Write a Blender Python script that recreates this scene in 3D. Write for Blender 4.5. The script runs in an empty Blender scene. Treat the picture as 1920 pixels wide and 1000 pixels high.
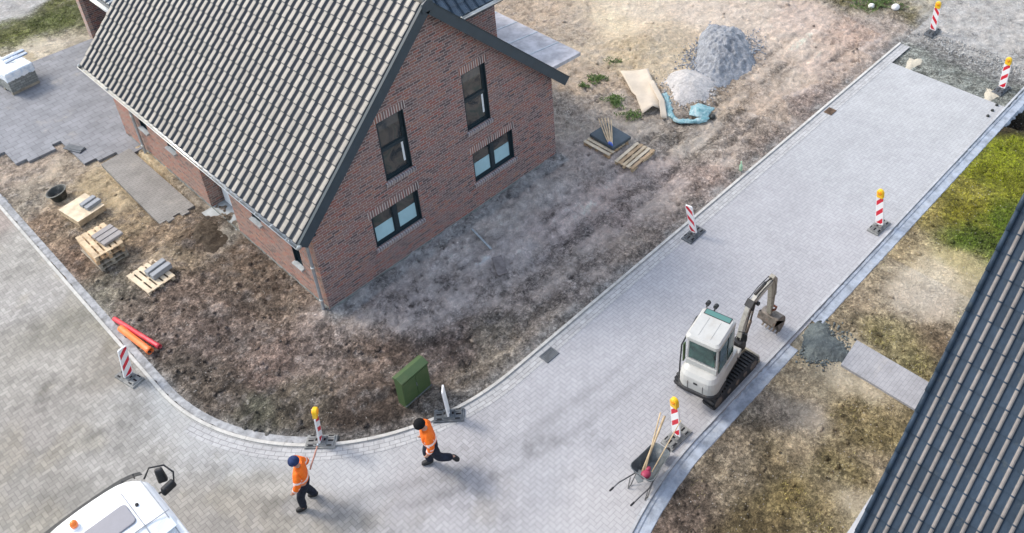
import bpy, bmesh, math, random
import numpy as np
from mathutils import Vector, Matrix
from mathutils.geometry import tessellate_polygon
R = math.radians
random.seed(7)
SC = bpy.context.scene
COL = SC.collection

# ------------------------------------------------------------ camera
cd = bpy.data.cameras.new("camera")
cam = bpy.data.objects.new("camera", cd)
COL.objects.link(cam)
rows = [[0.678446, -0.734046, -0.029787], [0.436804, 0.370454, 0.819735], [-0.590689, -0.569157, 0.571968]]
cam.matrix_world = Matrix.Translation((-8.1962, -18.227, 20.3238)) @ Matrix(rows).transposed().to_4x4()
cd.sensor_width = 36.0
cd.lens = 1807.8 / 1920 * 36.0
cd.shift_x = -145.3 / 1920
cd.shift_y = -343.9 / 1920
cd.clip_start = 0.5
cd.clip_end = 3000
SC.camera = cam

# ------------------------------------------------------------ sky, sun, exposure
SUN_DIR = Vector((-0.33, 0.86, 0.92)).normalized()      # towards the sun
sun_el = math.asin(SUN_DIR.z)
sun_az = math.atan2(SUN_DIR.x, SUN_DIR.y)
w = bpy.data.worlds.new("World")
SC.world = w
w.use_nodes = True
wn = w.node_tree.nodes
wl = w.node_tree.links
bg = wn["Background"]
sky = wn.new("ShaderNodeTexSky")
sky.sky_type = 'NISHITA'
sky.sun_disc = False
sky.sun_elevation = sun_el
sky.sun_rotation = sun_az
sky.air_density = 1.25
sky.dust_density = 2.0
sky.ozone_density = 1.0
hs = wn.new('ShaderNodeHueSaturation')            # thin high cloud: a paler sky
hs.inputs['Saturation'].default_value = 0.66
wl.new(sky.outputs[0], hs.inputs['Color'])
wl.new(hs.outputs[0], bg.inputs[0])
bg.inputs[1].default_value = 0.15
sd = bpy.data.lights.new("sun", 'SUN')
sd.energy = 1.05
sd.angle = R(12)
sd.color = (1.0, 0.91, 0.79)
so = bpy.data.objects.new("sun", sd)
COL.objects.link(so)
so.location = (0, 0, 40)
so.rotation_euler = (-SUN_DIR).to_track_quat('-Z', 'Y').to_euler()
SC.view_settings.view_transform = 'Standard'
SC.view_settings.look = 'None'
SC.view_settings.gamma = 1
SC.view_settings.use_curve_mapping = False
SC.view_settings.exposure = 1.21

# ------------------------------------------------------------ node helper
def lin(c):
    return c / 12.92 if c <= 0.04045 else ((c + 0.055) / 1.055) ** 2.4
def rgb(r, g, b, k=1.0):
    return (lin(r / 255) * k, lin(g / 255) * k, lin(b / 255) * k, 1.0)

class X:
    """socket wrapper, math by operators"""
    def __init__(s, t, k): s.t = t; s.k = k
    def _m(s, op, *a):
        n = s.t.nodes.new('ShaderNodeMath'); n.operation = op
        for i, v in enumerate((s,) + a):
            if isinstance(v, X): s.t.links.new(v.k, n.inputs[i])
            else: n.inputs[i].default_value = v
        return X(s.t, n.outputs[0])
    def __add__(s, o): return s._m('ADD', o)
    def __sub__(s, o): return s._m('SUBTRACT', o)
    def __mul__(s, o): return s._m('MULTIPLY', o)
    def __truediv__(s, o): return s._m('DIVIDE', o)
    def floor(s): return s._m('FLOOR')
    def fract(s): return s._m('FRACT')
    def mod(s, o): return s._m('FLOORED_MODULO', o)
    def abs(s): return s._m('ABSOLUTE')
    def min(s, o): return s._m('MINIMUM', o)
    def max(s, o): return s._m('MAXIMUM', o)
    def lt(s, o): return s._m('LESS_THAN', o)
    def gt(s, o): return s._m('GREATER_THAN', o)
    def pow(s, o): return s._m('POWER', o)
    def near(s, v, e=0.5): return s._m('COMPARE', v, e)
    def smooth(s, a, b, c=0.0, d=1.0):
        n = s.t.nodes.new('ShaderNodeMapRange'); n.interpolation_type = 'SMOOTHSTEP'
        s.t.links.new(s.k, n.inputs[0])
        for i, v in zip((1, 2, 3, 4), (a, b, c, d)): n.inputs[i].default_value = v
        return X(s.t, n.outputs[0])

class M:
    def __init__(s, name, rough=0.8, spec=0.5, metal=0.0):
        m = bpy.data.materials.new(name); m.use_nodes = True
        s.m = m; s.t = m.node_tree
        s.b = s.t.nodes['Principled BSDF']
        s.b.inputs['Roughness'].default_value = rough
        s.b.inputs['Specular IOR Level'].default_value = spec
        s.b.inputs['Metallic'].default_value = metal
    def n(s, t): return s.t.nodes.new(t)
    def link(s, a, b): s.t.links.new(a.k if isinstance(a, X) else a, b)
    def pos(s, kind='Object', scale=1.0):
        tc = s.n('ShaderNodeTexCoord')
        k = tc.outputs[kind]
        return k
    def xyz(s, sock):
        n = s.n('ShaderNodeSeparateXYZ'); s.link(sock, n.inputs[0])
        return [X(s.t, o) for o in n.outputs]
    def vec(s, x, y, z=0.0):
        n = s.n('ShaderNodeCombineXYZ')
        for i, v in enumerate((x, y, z)):
            if isinstance(v, X): s.link(v, n.inputs[i])
            else: n.inputs[i].default_value = v
        return n.outputs[0]
    def noise(s, sock, scale, detail=4, rough=0.6, dist=0.0):
        n = s.n('ShaderNodeTexNoise')
        if sock is not None: s.link(sock, n.inputs['Vector'])
        n.inputs['Scale'].default_value = scale; n.inputs['Detail'].default_value = detail
        n.inputs['Roughness'].default_value = rough; n.inputs['Distortion'].default_value = dist
        return X(s.t, n.outputs[0])
    def voro(s, sock, scale, feat='F1', out=0):
        n = s.n('ShaderNodeTexVoronoi'); n.feature = feat
        s.link(sock, n.inputs['Vector']); n.inputs['Scale'].default_value = scale
        return X(s.t, n.outputs[out])
    def white(s, sock):
        n = s.n('ShaderNodeTexWhiteNoise'); n.noise_dimensions = '3D'; s.link(sock, n.inputs[0])
        return X(s.t, n.outputs[0])
    def ramp(s, fac, stops, interp='LINEAR'):
        n = s.n('ShaderNodeValToRGB'); s.link(fac, n.inputs[0]); cr = n.color_ramp
        cr.interpolation = interp
        while len(cr.elements) < len(stops): cr.elements.new(0.5)
        for e, (p, c) in zip(cr.elements, stops): e.position = p; e.color = c
        return n.outputs[0]
    def mix(s, fac, a, b, mode='MIX'):
        n = s.n('ShaderNodeMix'); n.data_type = 'RGBA'; n.blend_type = mode
        for i, v in ((0, fac), (6, a), (7, b)):
            if isinstance(v, X): s.link(v, n.inputs[i])
            elif hasattr(v, 'is_output'): s.link(v, n.inputs[i])
            else: n.inputs[i].default_value = v
        return n.outputs[2]
    def bright(s, col, fac):
        """multiply colour by scalar X"""
        n = s.n('ShaderNodeVectorMath'); n.operation = 'SCALE'
        s.link(col, n.inputs[0]); s.link(fac, n.inputs['Scale'])
        return n.outputs[0]
    def color(s, v):
        if isinstance(v, tuple): s.b.inputs['Base Color'].default_value = v
        else: s.link(v, s.b.inputs['Base Color'])
        return s
    def bump(s, h, strength=0.5, dist=0.02):
        n = s.n('ShaderNodeBump'); s.link(h, n.inputs['Height'])
        n.inputs['Strength'].default_value = strength; n.inputs['Distance'].default_value = dist
        s.link(n.outputs[0], s.b.inputs['Normal']); return s

def simple(name, col, rough=0.6, spec=0.5, metal=0.0, var=0.12, scale=6.0, bump=0.0, dirt=None):
    m = M(name, rough, spec, metal)
    p = m.pos()
    f = m.noise(p, scale, 5, 0.65).smooth(0.3, 0.7, 1 - var, 1 + var)
    c = m.n('ShaderNodeRGB'); c.outputs[0].default_value = col
    o = m.bright(c.outputs[0], f)
    if dirt:
        d = m.noise(p, dirt[1], 4, 0.7).smooth(0.5, 0.72, 0, dirt[2])
        o = m.mix(d, o, dirt[0])
    m.color(o)
    if bump: m.bump(m.noise(p, scale * 6, 4), bump, 0.01)
    return m.m

# ------------------------------------------------------------ mesh helper
class MB:
    def __init__(s): s.v = []; s.f = []; s.mi = []; s.uv = {}
    def add(s, vs, fs, mi=0):
        o = len(s.v); s.v += [tuple(v) for v in vs]
        for f in fs: s.f.append(tuple(i + o for i in f)); s.mi.append(mi)
        return s
    def box(s, c, d, rz=0.0, rx=0.0, ry=0.0, mi=0, taper=1.0):
        m = Matrix.Translation(c) @ Matrix.Rotation(rz, 4, 'Z') @ Matrix.Rotation(ry, 4, 'Y') @ Matrix.Rotation(rx, 4, 'X')
        hx, hy, hz = d[0] / 2, d[1] / 2, d[2] / 2
        vs = [m @ Vector((x * hx * (taper if z > 0 else 1), y * hy * (taper if z > 0 else 1), z * hz)) for z in (-1, 1) for x, y in ((-1, -1), (1, -1), (1, 1), (-1, 1))]
        return s.add(vs, [(3, 2, 1, 0), (4, 5, 6, 7), (0, 1, 5, 4), (1, 2, 6, 5), (2, 3, 7, 6), (3, 0, 4, 7)], mi)
    def prism(s, poly, h, mi=0, m=None):
        """poly: list of (x,y), extruded from z=h[0] to h[1]; poly counter-clockwise"""
        n = len(poly); m = m or Matrix()
        vs = [m @ Vector((x, y, h[0])) for x, y in poly] + [m @ Vector((x, y, h[1])) for x, y in poly]
        fs = [tuple(reversed(range(n))), tuple(range(n, 2 * n))] + [(i, (i + 1) % n, n + (i + 1) % n, n + i) for i in range(n)]
        return s.add(vs, fs, mi)
    def tube(s, pts, r, n=8, mi=0, cap=True):
        pts = [Vector(p) for p in pts]; rr = r if isinstance(r, (list, tuple)) else [r] * len(pts)
        vs = []; prev = None
        for i, p in enumerate(pts):
            d = (pts[min(i + 1, len(pts) - 1)] - pts[max(i - 1, 0)]).normalized()
            a = Vector((0, 0, 1)) if prev is None else prev
            if abs(d.dot(a)) > 0.95 and prev is None: a = Vector((1, 0, 0))
            x = a - d * a.dot(d); x.normalize(); prev = x; y = d.cross(x)
            for k in range(n):
                t = 2 * math.pi * k / n; vs.append(p + (x * math.cos(t) + y * math.sin(t)) * rr[i])
        fs = [(i * n + k, i * n + (k + 1) % n, (i + 1) * n + (k + 1) % n, (i + 1) * n + k) for i in range(len(pts) - 1) for k in range(n)]
        if cap: fs += [tuple(reversed(range(n))), tuple((len(pts) - 1) * n + k for k in range(n))]
        return s.add(vs, fs, mi)
    def loft(s, rings, mi=0, cap=True):
        n = len(rings[0]); vs = [v for r_ in rings for v in r_]
        fs = [(i * n + k, i * n + (k + 1) % n, (i + 1) * n + (k + 1) % n, (i + 1) * n + k) for i in range(len(rings) - 1) for k in range(n)]
        if cap: fs += [tuple(reversed(range(n))), tuple((len(rings) - 1) * n + k for k in range(n))]
        return s.add(vs, fs, mi)
    def sphere(s, c, r, n=10, mi=0):
        r = r if isinstance(r, (tuple, list)) else (r, r, r); c = Vector(c); rings = []
        for i in range(1, n):
            a = math.pi * i / n
            rings.append([c + Vector((r[0] * math.sin(a) * math.cos(2 * math.pi * k / (2 * n)), r[1] * math.sin(a) * math.sin(2 * math.pi * k / (2 * n)), -r[2] * math.cos(a))) for k in range(2 * n)])
        return s.loft(rings, mi)
    def build(s, name, mats, parent=None, smooth=False, bevel=0.0, loc=None, rz=None, segs=2):
        me = bpy.data.meshes.new(name); me.from_pydata(s.v, [], s.f)
        mats = mats if isinstance(mats, (list, tuple)) else [mats]
        for m in mats: me.materials.append(m)
        me.polygons.foreach_set('material_index', s.mi)
        if smooth: me.polygons.foreach_set('use_smooth', [True] * len(s.f))
        me.update()
        bm = bmesh.new(); bm.from_mesh(me)
        bmesh.ops.recalc_face_normals(bm, faces=bm.faces)
        bm.to_mesh(me); bm.free()
        o = bpy.data.objects.new(name, me); COL.objects.link(o)
        if parent: o.parent = parent
        if loc is not None: o.location = loc
        if rz is not None: o.rotation_euler = (0, 0, rz)
        if bevel:
            md = o.modifiers.new('bevel', 'BEVEL'); md.width = bevel; md.segments = segs; md.limit_method = 'ANGLE'; md.angle_limit = R(35)
            if not smooth:
                me.polygons.foreach_set('use_smooth', [False] * len(s.f))
        return o

def tag(o, label=None, cat=None, group=None, kind=None):
    if label: o['label'] = label
    if cat: o['category'] = cat
    if group: o['group'] = group
    if kind: o['kind'] = kind
    return o
def thing(name, label, cat, loc=(0, 0, 0), rz=0.0, group=None):
    o = bpy.data.objects.new(name, None); COL.objects.link(o)
    o.empty_display_size = 0.2
    o.location = loc; o.rotation_euler = (0, 0, rz)
    return tag(o, label, cat, group)
def copy_tree(o, parent=None):
    c = o.copy(); COL.objects.link(c); c.parent = parent
    for ch in [x for x in COL.objects if x.parent == o]: copy_tree(ch, c)
    return c

# ------------------------------------------------------------ numpy noise
def vnoise(x, y, seed):
    xi = np.floor(x).astype(np.int64); yi = np.floor(y).astype(np.int64); fx = x - xi; fy = y - yi
    def h(a, b):
        n = (a * 374761393 + b * 668265263 + seed * 974711) & 0x7fffffff
        n = ((n ^ (n >> 13)) * 1274126177) & 0x7fffffff
        return ((n ^ (n >> 16)) & 0xffff) / 65535.0
    u = fx * fx * (3 - 2 * fx); v = fy * fy * (3 - 2 * fy)
    return (h(xi, yi) * (1 - u) + h(xi + 1, yi) * u) * (1 - v) + (h(xi, yi + 1) * (1 - u) + h(xi + 1, yi + 1) * u) * v
def fbm(x, y, sc, oc=4, seed=1, g=0.55):
    s = 0; a = 1; t = 0
    for i in range(oc):
        s = s + a * vnoise(x * sc + 17.3 * i, y * sc - 9.1 * i, seed + i); t += a; a *= g; sc *= 2.03
    return s / t - 0.5
def sstep(a, b, x):
    t = np.clip((x - a) / (b - a), 0, 1); return t * t * (3 - 2 * t)

# ------------------------------------------------------------ colours read off the photograph's surfaces, world x, y, r, g, b
SOIL_SAMPLES=[(0.95,25.19,172,172,175),(1.97,24.9,172,172,175),(0.03,25.09,172,172,175),(2.39,23.68,95,98,45),(14.84,7.04,190,175,160),(15.07,4.84,190,178,165),(16.33,3.96,225,212,190),(17.65,3.68,222,210,195),(17.08,1.82,215,200,180),(14.85,2.1,205,190,165),(19.04,2.02,218,206,195),(20.6,0.49,212,200,190),(21.44,-1.5,205,190,182),(21.75,-3.73,190,170,160),(23.87,-4.41,185,170,160),(14.2,3.45,205,192,175),(15.61,0.63,212,198,176),(14.72,-2.51,190,176,162),(20.42,-4.5,192,176,166),(19.19,-2.47,205,192,182),(21.39,-5.07,175,158,148),(19.6,-4.08,195,180,172),(17.69,-3.45,200,188,178),(15.81,-3.79,195,180,168),(17.05,-4.76,165,145,135),(14.31,-3.94,170,155,142),(13.93,-5.28,150,132,120),(12.79,-4.37,175,160,148),(12.66,-2.92,180,168,155),(11.46,-4.49,165,145,135),(10.25,-3.49,165,150,145),(11.94,-1.16,180,168,155),(12.03,0.65,185,170,155),(13.01,2.61,195,180,165),(10.71,1.23,175,162,150),(9.24,-0.68,155,142,136),(7.38,-0.56,155,148,146),(5.09,-0.56,150,144,142),(3.13,-0.38,150,144,144),(4.69,-2.17,145,138,138),(6.7,-2.41,142,130,128),(8.12,-3.32,155,138,132),(9.38,-4.41,170,155,146),(7.6,-4.84,155,140,128),(5.62,-4.53,145,134,128),(4.04,-3.95,134,124,120),(3.88,-4.94,150,138,126),(2.56,-2.26,136,128,127),(1.56,-1.12,138,130,130),(0.39,-0.96,138,130,128),(-0.82,-0.7,130,116,110),(-0.3,-2.37,104,88,78),(1.33,-3.69,92,80,76),(1.15,-4.53,128,118,106),(2.17,-4.65,142,132,118),(-1.29,-3.25,82,70,62),(-2.36,-2.03,90,82,70),(-3.17,-1.36,86,86,72),(-3.46,-0.31,86,76,66),(-2.27,-0.39,118,100,92),(-0.74,1.51,120,105,92),(-0.55,3.84,125,108,92),(-0.14,5.47,120,105,90),(-1.5,5.27,150,132,105),(-0.82,5.54,105,85,68),(-2.66,3.71,130,112,100),(-3.54,2.94,125,108,98),(-2.56,1.83,120,105,98),(-3.87,1.42,105,95,85),(-3.76,4.37,125,112,100),(-3.99,5.22,125,120,105),(-4.26,7.44,135,110,90),(-4.02,9.58,150,125,100),(-3.51,11.66,150,140,125),(-3.66,13.05,150,135,120),(-2.59,11.81,165,150,130),(-1.89,9.78,190,170,130),(-2.13,7.77,165,145,112),(-1.81,6.32,150,130,105),(-1.28,10.3,195,175,135),(0.19,7.37,150,140,125),(-0.28,4.91,150,145,135),(-2.92,9.42,160,145,120),(-2.83,13.38,155,140,125),(0.53,20.27,175,165,145),(-0.5,20.29,190,180,160),(0.18,22.58,95,100,45),(1.75,22.7,85,95,40),(19.03,-11.22,122,130,35),(17.19,-11.14,120,125,35),(15.22,-11.52,125,120,45),(15.29,-12.32,85,105,35),(14.03,-12.24,80,100,35),(16.05,-10.61,135,130,60),(14.38,-10.56,150,138,85),(12.92,-10.62,170,155,125),(11.26,-10.68,165,150,120),(12.15,-12.01,218,208,188),(12.92,-12.27,190,180,140),(11.04,-12.25,208,197,180),(11.16,-12.96,185,175,150),(10.07,-10.84,165,148,120),(8.92,-10.69,150,135,105),(9.51,-11.64,140,130,85),(9.16,-12.6,130,122,75),(10.11,-12.87,135,115,85),(8.3,-11.22,218,205,175),(7.76,-11.78,218,205,175),(7.12,-11.31,170,158,130),(6.31,-10.88,155,142,115),(5.46,-11.12,165,152,135),(5.9,-11.61,190,178,160),(5.05,-12.0,165,150,120),(6.81,-12.41,140,125,80),(6.3,-13.42,125,112,65),(5.1,-13.12,120,108,60),(4.22,-11.5,135,120,85),(4.04,-10.86,150,138,118),(3.58,-12.23,125,110,60),(2.99,-11.16,140,128,105),(2.27,-10.95,130,115,100),(1.7,-11.09,125,108,95),(2.54,-12.23,120,105,65),(3.93,-13.41,150,135,90),(4.55,-13.72,190,180,155),(5.59,-13.67,165,150,120),(25.1,-6.5,205,200,195),(26.41,-7.44,208,203,198),(22.33,-6.76,170,168,160),(23.35,-7.96,185,180,172),(23.88,-9.15,170,160,145),(25.32,-5.5,205,200,190),(24.52,-4.53,120,112,70),(24.76,-2.48,105,100,55),(21.71,-6.86,140,146,134),(21.66,-8.13,146,152,138),(21.48,-9.21,146,152,138),(22.06,-6.15,140,146,134),(20.63,-10.63,45,38,30),(20.05,-10.42,60,50,35)]
ROAD_SAMPLES=[(19.53,-8.16,212,214,216),(15.16,-7.56,208,210,213),(10.93,-7.29,206,207,211),(7.61,-6.82,204,205,210),(3.68,-6.89,204,205,210),(1.99,-7.89,204,205,210),(0.51,-7.54,203,204,208),(0.89,-9.41,214,213,214),(-0.71,-7.01,198,197,200),(-2.05,-6.7,202,201,203),(-2.62,-4.44,208,210,212),(-3.66,-2.63,205,208,209),(-4.13,-0.97,204,206,206),(-4.28,0.63,200,203,203),(-3.82,-5.1,198,195,190),(-4.89,-3.51,190,186,180),(-5.38,-0.68,199,196,190),(-5.91,1.04,205,202,196),(-6.12,3.72,203,199,191),(-5.52,6.98,200,197,192),(-5.21,4.85,168,164,152),(-4.93,8.88,196,193,186),(-5.35,11.12,194,181,172),(-5.17,2.64,172,166,155),(-7.74,1.97,182,177,170),(-5.03,-2.56,182,177,168),(-5.17,1.14,195,194,190),(-7.54,5.33,184,180,172),(-7.43,0.55,180,176,168)]
def palette(samples, x, y, k, sig=0.85, power=2.6):
    acc = np.zeros((len(x), 3)); wt = np.zeros(len(x))
    for sx, sy, r, g, b in samples:
        d2 = (x - sx) ** 2 + (y - sy) ** 2
        ww = 1.0 / (d2 + sig * 0.35) ** power
        acc += ww[:, None] * np.array([lin(r / 255), lin(g / 255), lin(b / 255)]) * k; wt += ww
    return acc / wt[:, None]

# kerb curve of the building plot: straight along y, rounded corner, straight along x
KX, KY, KR = -4.45, -5.28, 6.3
KCX, KCY = KX + KR, KY + KR
def sd_plot(x, y):                     # > 0 on the plot, < 0 on the road
    qx = KCX - x; qy = KCY - y
    return np.where((qx > 0) & (qy > 0), KR - np.sqrt(qx * qx + qy * qy), np.minimum(x - KX, y - KY))
RY, RR, RX0 = -10.12, 10.5, 3.5
def sd_verge(x, y):                    # > 0 on the right-hand verge
    q = RR - np.sqrt((x - RX0) ** 2 + (y - RY + RR) ** 2)
    return np.where(x < RX0, q, RY - y)

def grid(name, x0, x1, y0, y1, st, fn, keep, mat):
    xs = np.arange(x0, x1 + st / 2, st); ys = np.arange(y0, y1 + st / 2, st); nx, ny = len(xs), len(ys)
    gx, gy = np.meshgrid(xs, ys); gx = gx.ravel(); gy = gy.ravel()
    ci, cj = np.meshgrid(np.arange(nx - 1), np.arange(ny - 1)); ci = ci.ravel(); cj = cj.ravel()
    a = cj * nx + ci
    k = keep(gx[a] + st / 2, gy[a] + st / 2); a = a[k]
    quads = np.stack([a, a + 1, a + nx + 1, a + nx], 1)
    used = np.unique(quads); remap = np.full(nx * ny, -1); remap[used] = np.arange(len(used)); quads = remap[quads]
    px, py = gx[used], gy[used]
    z, col, gr = fn(px, py)
    me = bpy.data.meshes.new(name); me.vertices.add(len(px)); me.vertices.foreach_set('co', np.stack([px, py, z], 1).ravel())
    me.loops.add(len(quads) * 4); me.loops.foreach_set('vertex_index', quads.ravel().astype(np.int32))
    me.polygons.add(len(quads)); me.polygons.foreach_set('loop_start', np.arange(0, len(quads) * 4, 4, dtype=np.int32))
    me.polygons.foreach_set('loop_total', np.full(len(quads), 4, dtype=np.int32))
    me.update(calc_edges=True)
    me.polygons.foreach_set('use_smooth', np.ones(len(quads), dtype=bool))
    at = me.attributes.new('Col', 'FLOAT_COLOR', 'POINT'); at.data.foreach_set('color', np.concatenate([col, gr[:, None]], 1).ravel())
    me.materials.append(mat)
    o = bpy.data.objects.new(name, me); COL.objects.link(o); return o

CAMX, CAMY, CAMZ = -8.1962, -18.227, 20.3238
RMX = np.array(rows)
def in_view(x, y, mg=60):
    q = RMX @ np.stack([x - CAMX, y - CAMY, np.zeros_like(x) - CAMZ])
    u = 1105.3 + 1807.8 * q[0] / -q[2]; v = 156.1 - 1807.8 * q[1] / -q[2]
    return (u > -mg) & (u < 1920 + mg) & (v > -mg * 2) & (v < 1000 + mg) & (q[2] < 0)

KS = 0.72
def track(x, y, pts, w):               # distance-to-polyline mask
    m = np.full(len(x), 1e9)
    for (ax, ay), (bx, by) in zip(pts, pts[1:]):
        dx, dy = bx - ax, by - ay; t = np.clip(((x - ax) * dx + (y - ay) * dy) / (dx * dx + dy * dy), 0, 1)
        m = np.minimum(m, np.hypot(x - ax - t * dx, y - ay - t * dy))
    return np.exp(-(m / w) ** 2)

def soil_fn(x, y):
    sp = sd_plot(x, y); sv = sd_verge(x, y)
    wx = x + 1.1 * fbm(x, y, 0.8, 4, 5) ; wy = y + 1.1 * fbm(x, y, 0.8, 4, 9)
    col = palette(SOIL_SAMPLES, wx, wy, KS)
    col = col * np.array([1.03, 1.0, 0.93]) * (1.52 - 0.14 * sstep(.15, .4, col.mean(1)))[:, None]
    # pale grey mud before the gable, colour lifted to offset the house shade
    shade_lift = np.exp(-((wx - 5) / 5.4) ** 4 - ((wy + 1.4) / 2.8) ** 4)
    col = col * (1 + 0.95 * shade_lift)[:, None]
    band = sstep(-0.62, -0.42, y + 0.25 * fbm(x, y, 2.5, 3, 7)) * (y < 0.3) * sstep(-0.3, 0, x) * sstep(9.2, 9, x)
    col = col * (1 - 0.75 * band[:, None]) + np.array([.40, .42, .43]) * 0.75 * band[:, None]
    r = col[:, 0]; g = col[:, 1]
    grass = sstep(0.0, 0.045, g - r * 0.93) * ((x < 20.9) | (sv > 0) | (sp > 0)) * ((sp < 0) | (x > 22) | (y > 18))
    dry = sstep(0.02, 0.12, (g - col[:, 2]) - 0.25 * r) * 0.6
    lum = col.mean(1) / 1.4 / (1 + 0.95 * shade_lift) * (1 - .4 * band)
    beyond = sstep(21.1, 21.3, x) * ((sp < 0) & (sv < 0))
    # relief
    mud = sstep(0.0, 0.5, sp) * (1 - sstep(0.34, 0.5, lum)) * (1 - grass)
    cl = np.abs(fbm(x, y, 2.2, 4, 21)) * 2
    cl2 = fbm(x, y, 6.5, 3, 31)
    z = 0.06 * fbm(x, y, 0.5, 3, 3) + mud * (0.12 * (0.25 - cl) + 0.11 * cl2 + 0.05 * (0.3 - 2 * np.abs(fbm(x, y, 4.5, 3, 37)))) + (1 - mud) * 0.018 * cl2
    ru = track(x, y, [(-1.5, -3.4), (1.5, -4.4), (5, -4.2), (9, -3.7), (13, -3.2), (18, -4.0)], .22) + track(x, y, [(0, -2.2), (3, -3.2), (7, -2.8), (12, -1.8), (16, -2.9)], .2)
    z -= 0.07 * ru * mud
    # humps
    def hump(cx, cy, rx, ry, h, rot=0):
        dx = x - cx; dy = y - cy; c, s = math.cos(rot), math.sin(rot)
        return h * np.exp(-((dx * c + dy * s) / rx) ** 2 - ((-dx * s + dy * c) / ry) ** 2)
    z += hump(16.4, 2.2, 1.5, 1.1, .35) + hump(14.5, -1.2, 1.4, 1.1, .22) + hump(-2.2, 5.6, .8, .6, .12) + hump(-1.1, 5.4, .7, .6, .2) + hump(-3.1, 11.6, .9, .7, .14)
    z += hump(-1.3, -3.1, 1.2, .5, .12, -.6) + hump(9, 1.2, .8, 1.5, .1)
    plot = sp > 0
    flat = sstep(0.0, 0.45, sp)
    base = np.where(plot, 0.03, np.where(sv > 0, -0.02, -0.03))
    ampl = np.where(plot, flat, np.where(sv > 0, sstep(0.25, 0.6, sv) * 0.7, 0.35))
    z = base + z * ampl
    z = np.where(plot, z - 0.05 * (1 - flat), z)
    road = (~plot) & (sv < 0) & (x < 21.13)
    z = np.where(road & (sp < -0.06) & (sv < -0.06), -0.14, z)
    # screeded strip and torn gravel past the end of the paving
    scr = ((~plot) & (sv < 0)) * sstep(21.1, 21.15, x) * (1 - sstep(22.3, 22.8, x + 0.9 * fbm(x, y, 1.1, 3, 77)))
    endm = (~plot) & (sv < 0) & (x > 21.1)
    far_ = sstep(22.9, 23.9, x + 0.8 * fbm(x, y, .9, 3, 78))
    ecol = np.array([.27, .285, .255]) * scr[:, None] + (1 - scr[:, None]) * (np.array([.30, .30, .285]) * (1 - far_[:, None]) + np.array([.5, .485, .46]) * far_[:, None])
    col = np.where(endm[:, None], ecol * (1 + (.25 + .3 * (1 - scr)) * fbm(x, y, 2.5, 4, 79))[:, None], col)
    z = np.where((~plot) & (sv < 0) & (x > 21.13), -0.055 + 0.06 * (1 - scr) * (0.3 + fbm(x, y, 5, 4, 41) * 1.4) * sstep(22.4, 22.9, x) + 0.01 * cl2 * scr, z)
    blk = 0.0 * (1 - sstep(23.2, 24.2, x)) * sstep(22.3, 22.7, x) * ((~plot) & (sv < 0))
    col = col * (1 - 0.22 * blk * (0.5 + 1.2 * fbm(x, y, 4, 3, 51)))[:, None]
    # trench behind the kerb
    tr = sstep(20.0, 20.7, x + 0.4 * fbm(x, y, 2.5, 2, 61)) * sstep(-10.42, -10.5, y) * sstep(-11.3, -10.95, y + 0.3 * fbm(x, y, 3, 2, 62))
    z -= 0.45 * tr
    # dusty rubble between the kerb and the mud
    dust = np.exp(-((sp - 0.12) / 0.2) ** 2) * plot * (0.55 + 1.4 * fbm(x, y, 2.0, 3, 71))
    dust = np.clip(dust, 0, 0.85) * sstep(-8, 1, -y + 2)
    col = col * (1 - dust[:, None]) + np.array([0.36, 0.35, 0.33]) * dust[:, None]
    # boot prints and pits
    for cs_, rr_, dp_, sd_ in ((.38, .10, .05, 3), (.62, .16, .06, 8), (.25, .06, .035, 12)):
        cx_ = np.floor(x / cs_); cy_ = np.floor(y / cs_)
        jx = vnoise(cx_ * 7.3 + .5, cy_ * 3.1 + .5, 200 + sd_); jy = vnoise(cx_ * 2.9 + .5, cy_ * 8.7 + .5, 210 + sd_); on = (vnoise(cx_ * 5.7 + .5, cy_ * 6.1 + .5, 220 + sd_) > .66) * np.clip(.5 + 3 * fbm(x, y, .6, 2, 230), 0, 1)
        dd_ = np.hypot((x - (cx_ + .3 + .4 * jx) * cs_) * (1 + .6 * jy), (y - (cy_ + .3 + .4 * jy) * cs_) * (1 + .6 * jx))
        pit = np.exp(-(dd_ / rr_) ** 2) * on * mud; rim = np.exp(-((dd_ - rr_ * 1.25) / (rr_ * .45)) ** 2) * on * mud
        z = z - dp_ * pit + dp_ * .5 * rim; col = col * (1 - .38 * pit + .22 * rim)[:, None]
    gray_ = col.mean(1)[:, None]; col = np.where((sp > 0)[:, None] & (lum[:, None] < .3), gray_ + (col - gray_) * .72, col)
    vm = (sv > 0) & (x < 12); col = np.where(vm[:, None], (col.mean(1)[:, None] + (col - col.mean(1)[:, None]) * .74) * 1.06, col)
    lf_ = (sp > 0) * sstep(.8, -.8, x - 0.3 * (y + 2)) ; col = col * (1 + .17 * lf_)[:, None]
    # wheel streaks running along the street
    sb = np.exp(-((y + 3.2 - 0.02 * x) / 1.9) ** 4) * sstep(1, 4, x) * (1 - sstep(20, 24, x)) * (sp > 0)
    cor_ = (x < KCX) & (y < KCY); al_ = np.where(cor_, 6.3 * np.arctan2(KCX - x, KCY - y) - 6.3 * math.pi / 2, np.where(x >= KCX, x - KCX, -(y - KCY) - 9.9))
    sk_ = fbm(al_ * .38, sp * 2.4, 1.0, 4, 141)
    sb = np.maximum(sb, np.exp(-((sp - 2.0) / 1.5) ** 4) * sstep(4.5, 2, y) * (x < 2.5) * .8)
    paleS = sstep(.04, .2, fbm(al_ * .5, sp * 1.3, 1.0, 4, 145)) * (sp > .3) * (lum < .3)
    col = col * (1 + .30 * paleS * (1 - .7 * shade_lift))[:, None]
    col = col * (1 + 1.5 * sb * sk_)[:, None]; z = z + 0.14 * sb * sk_
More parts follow.
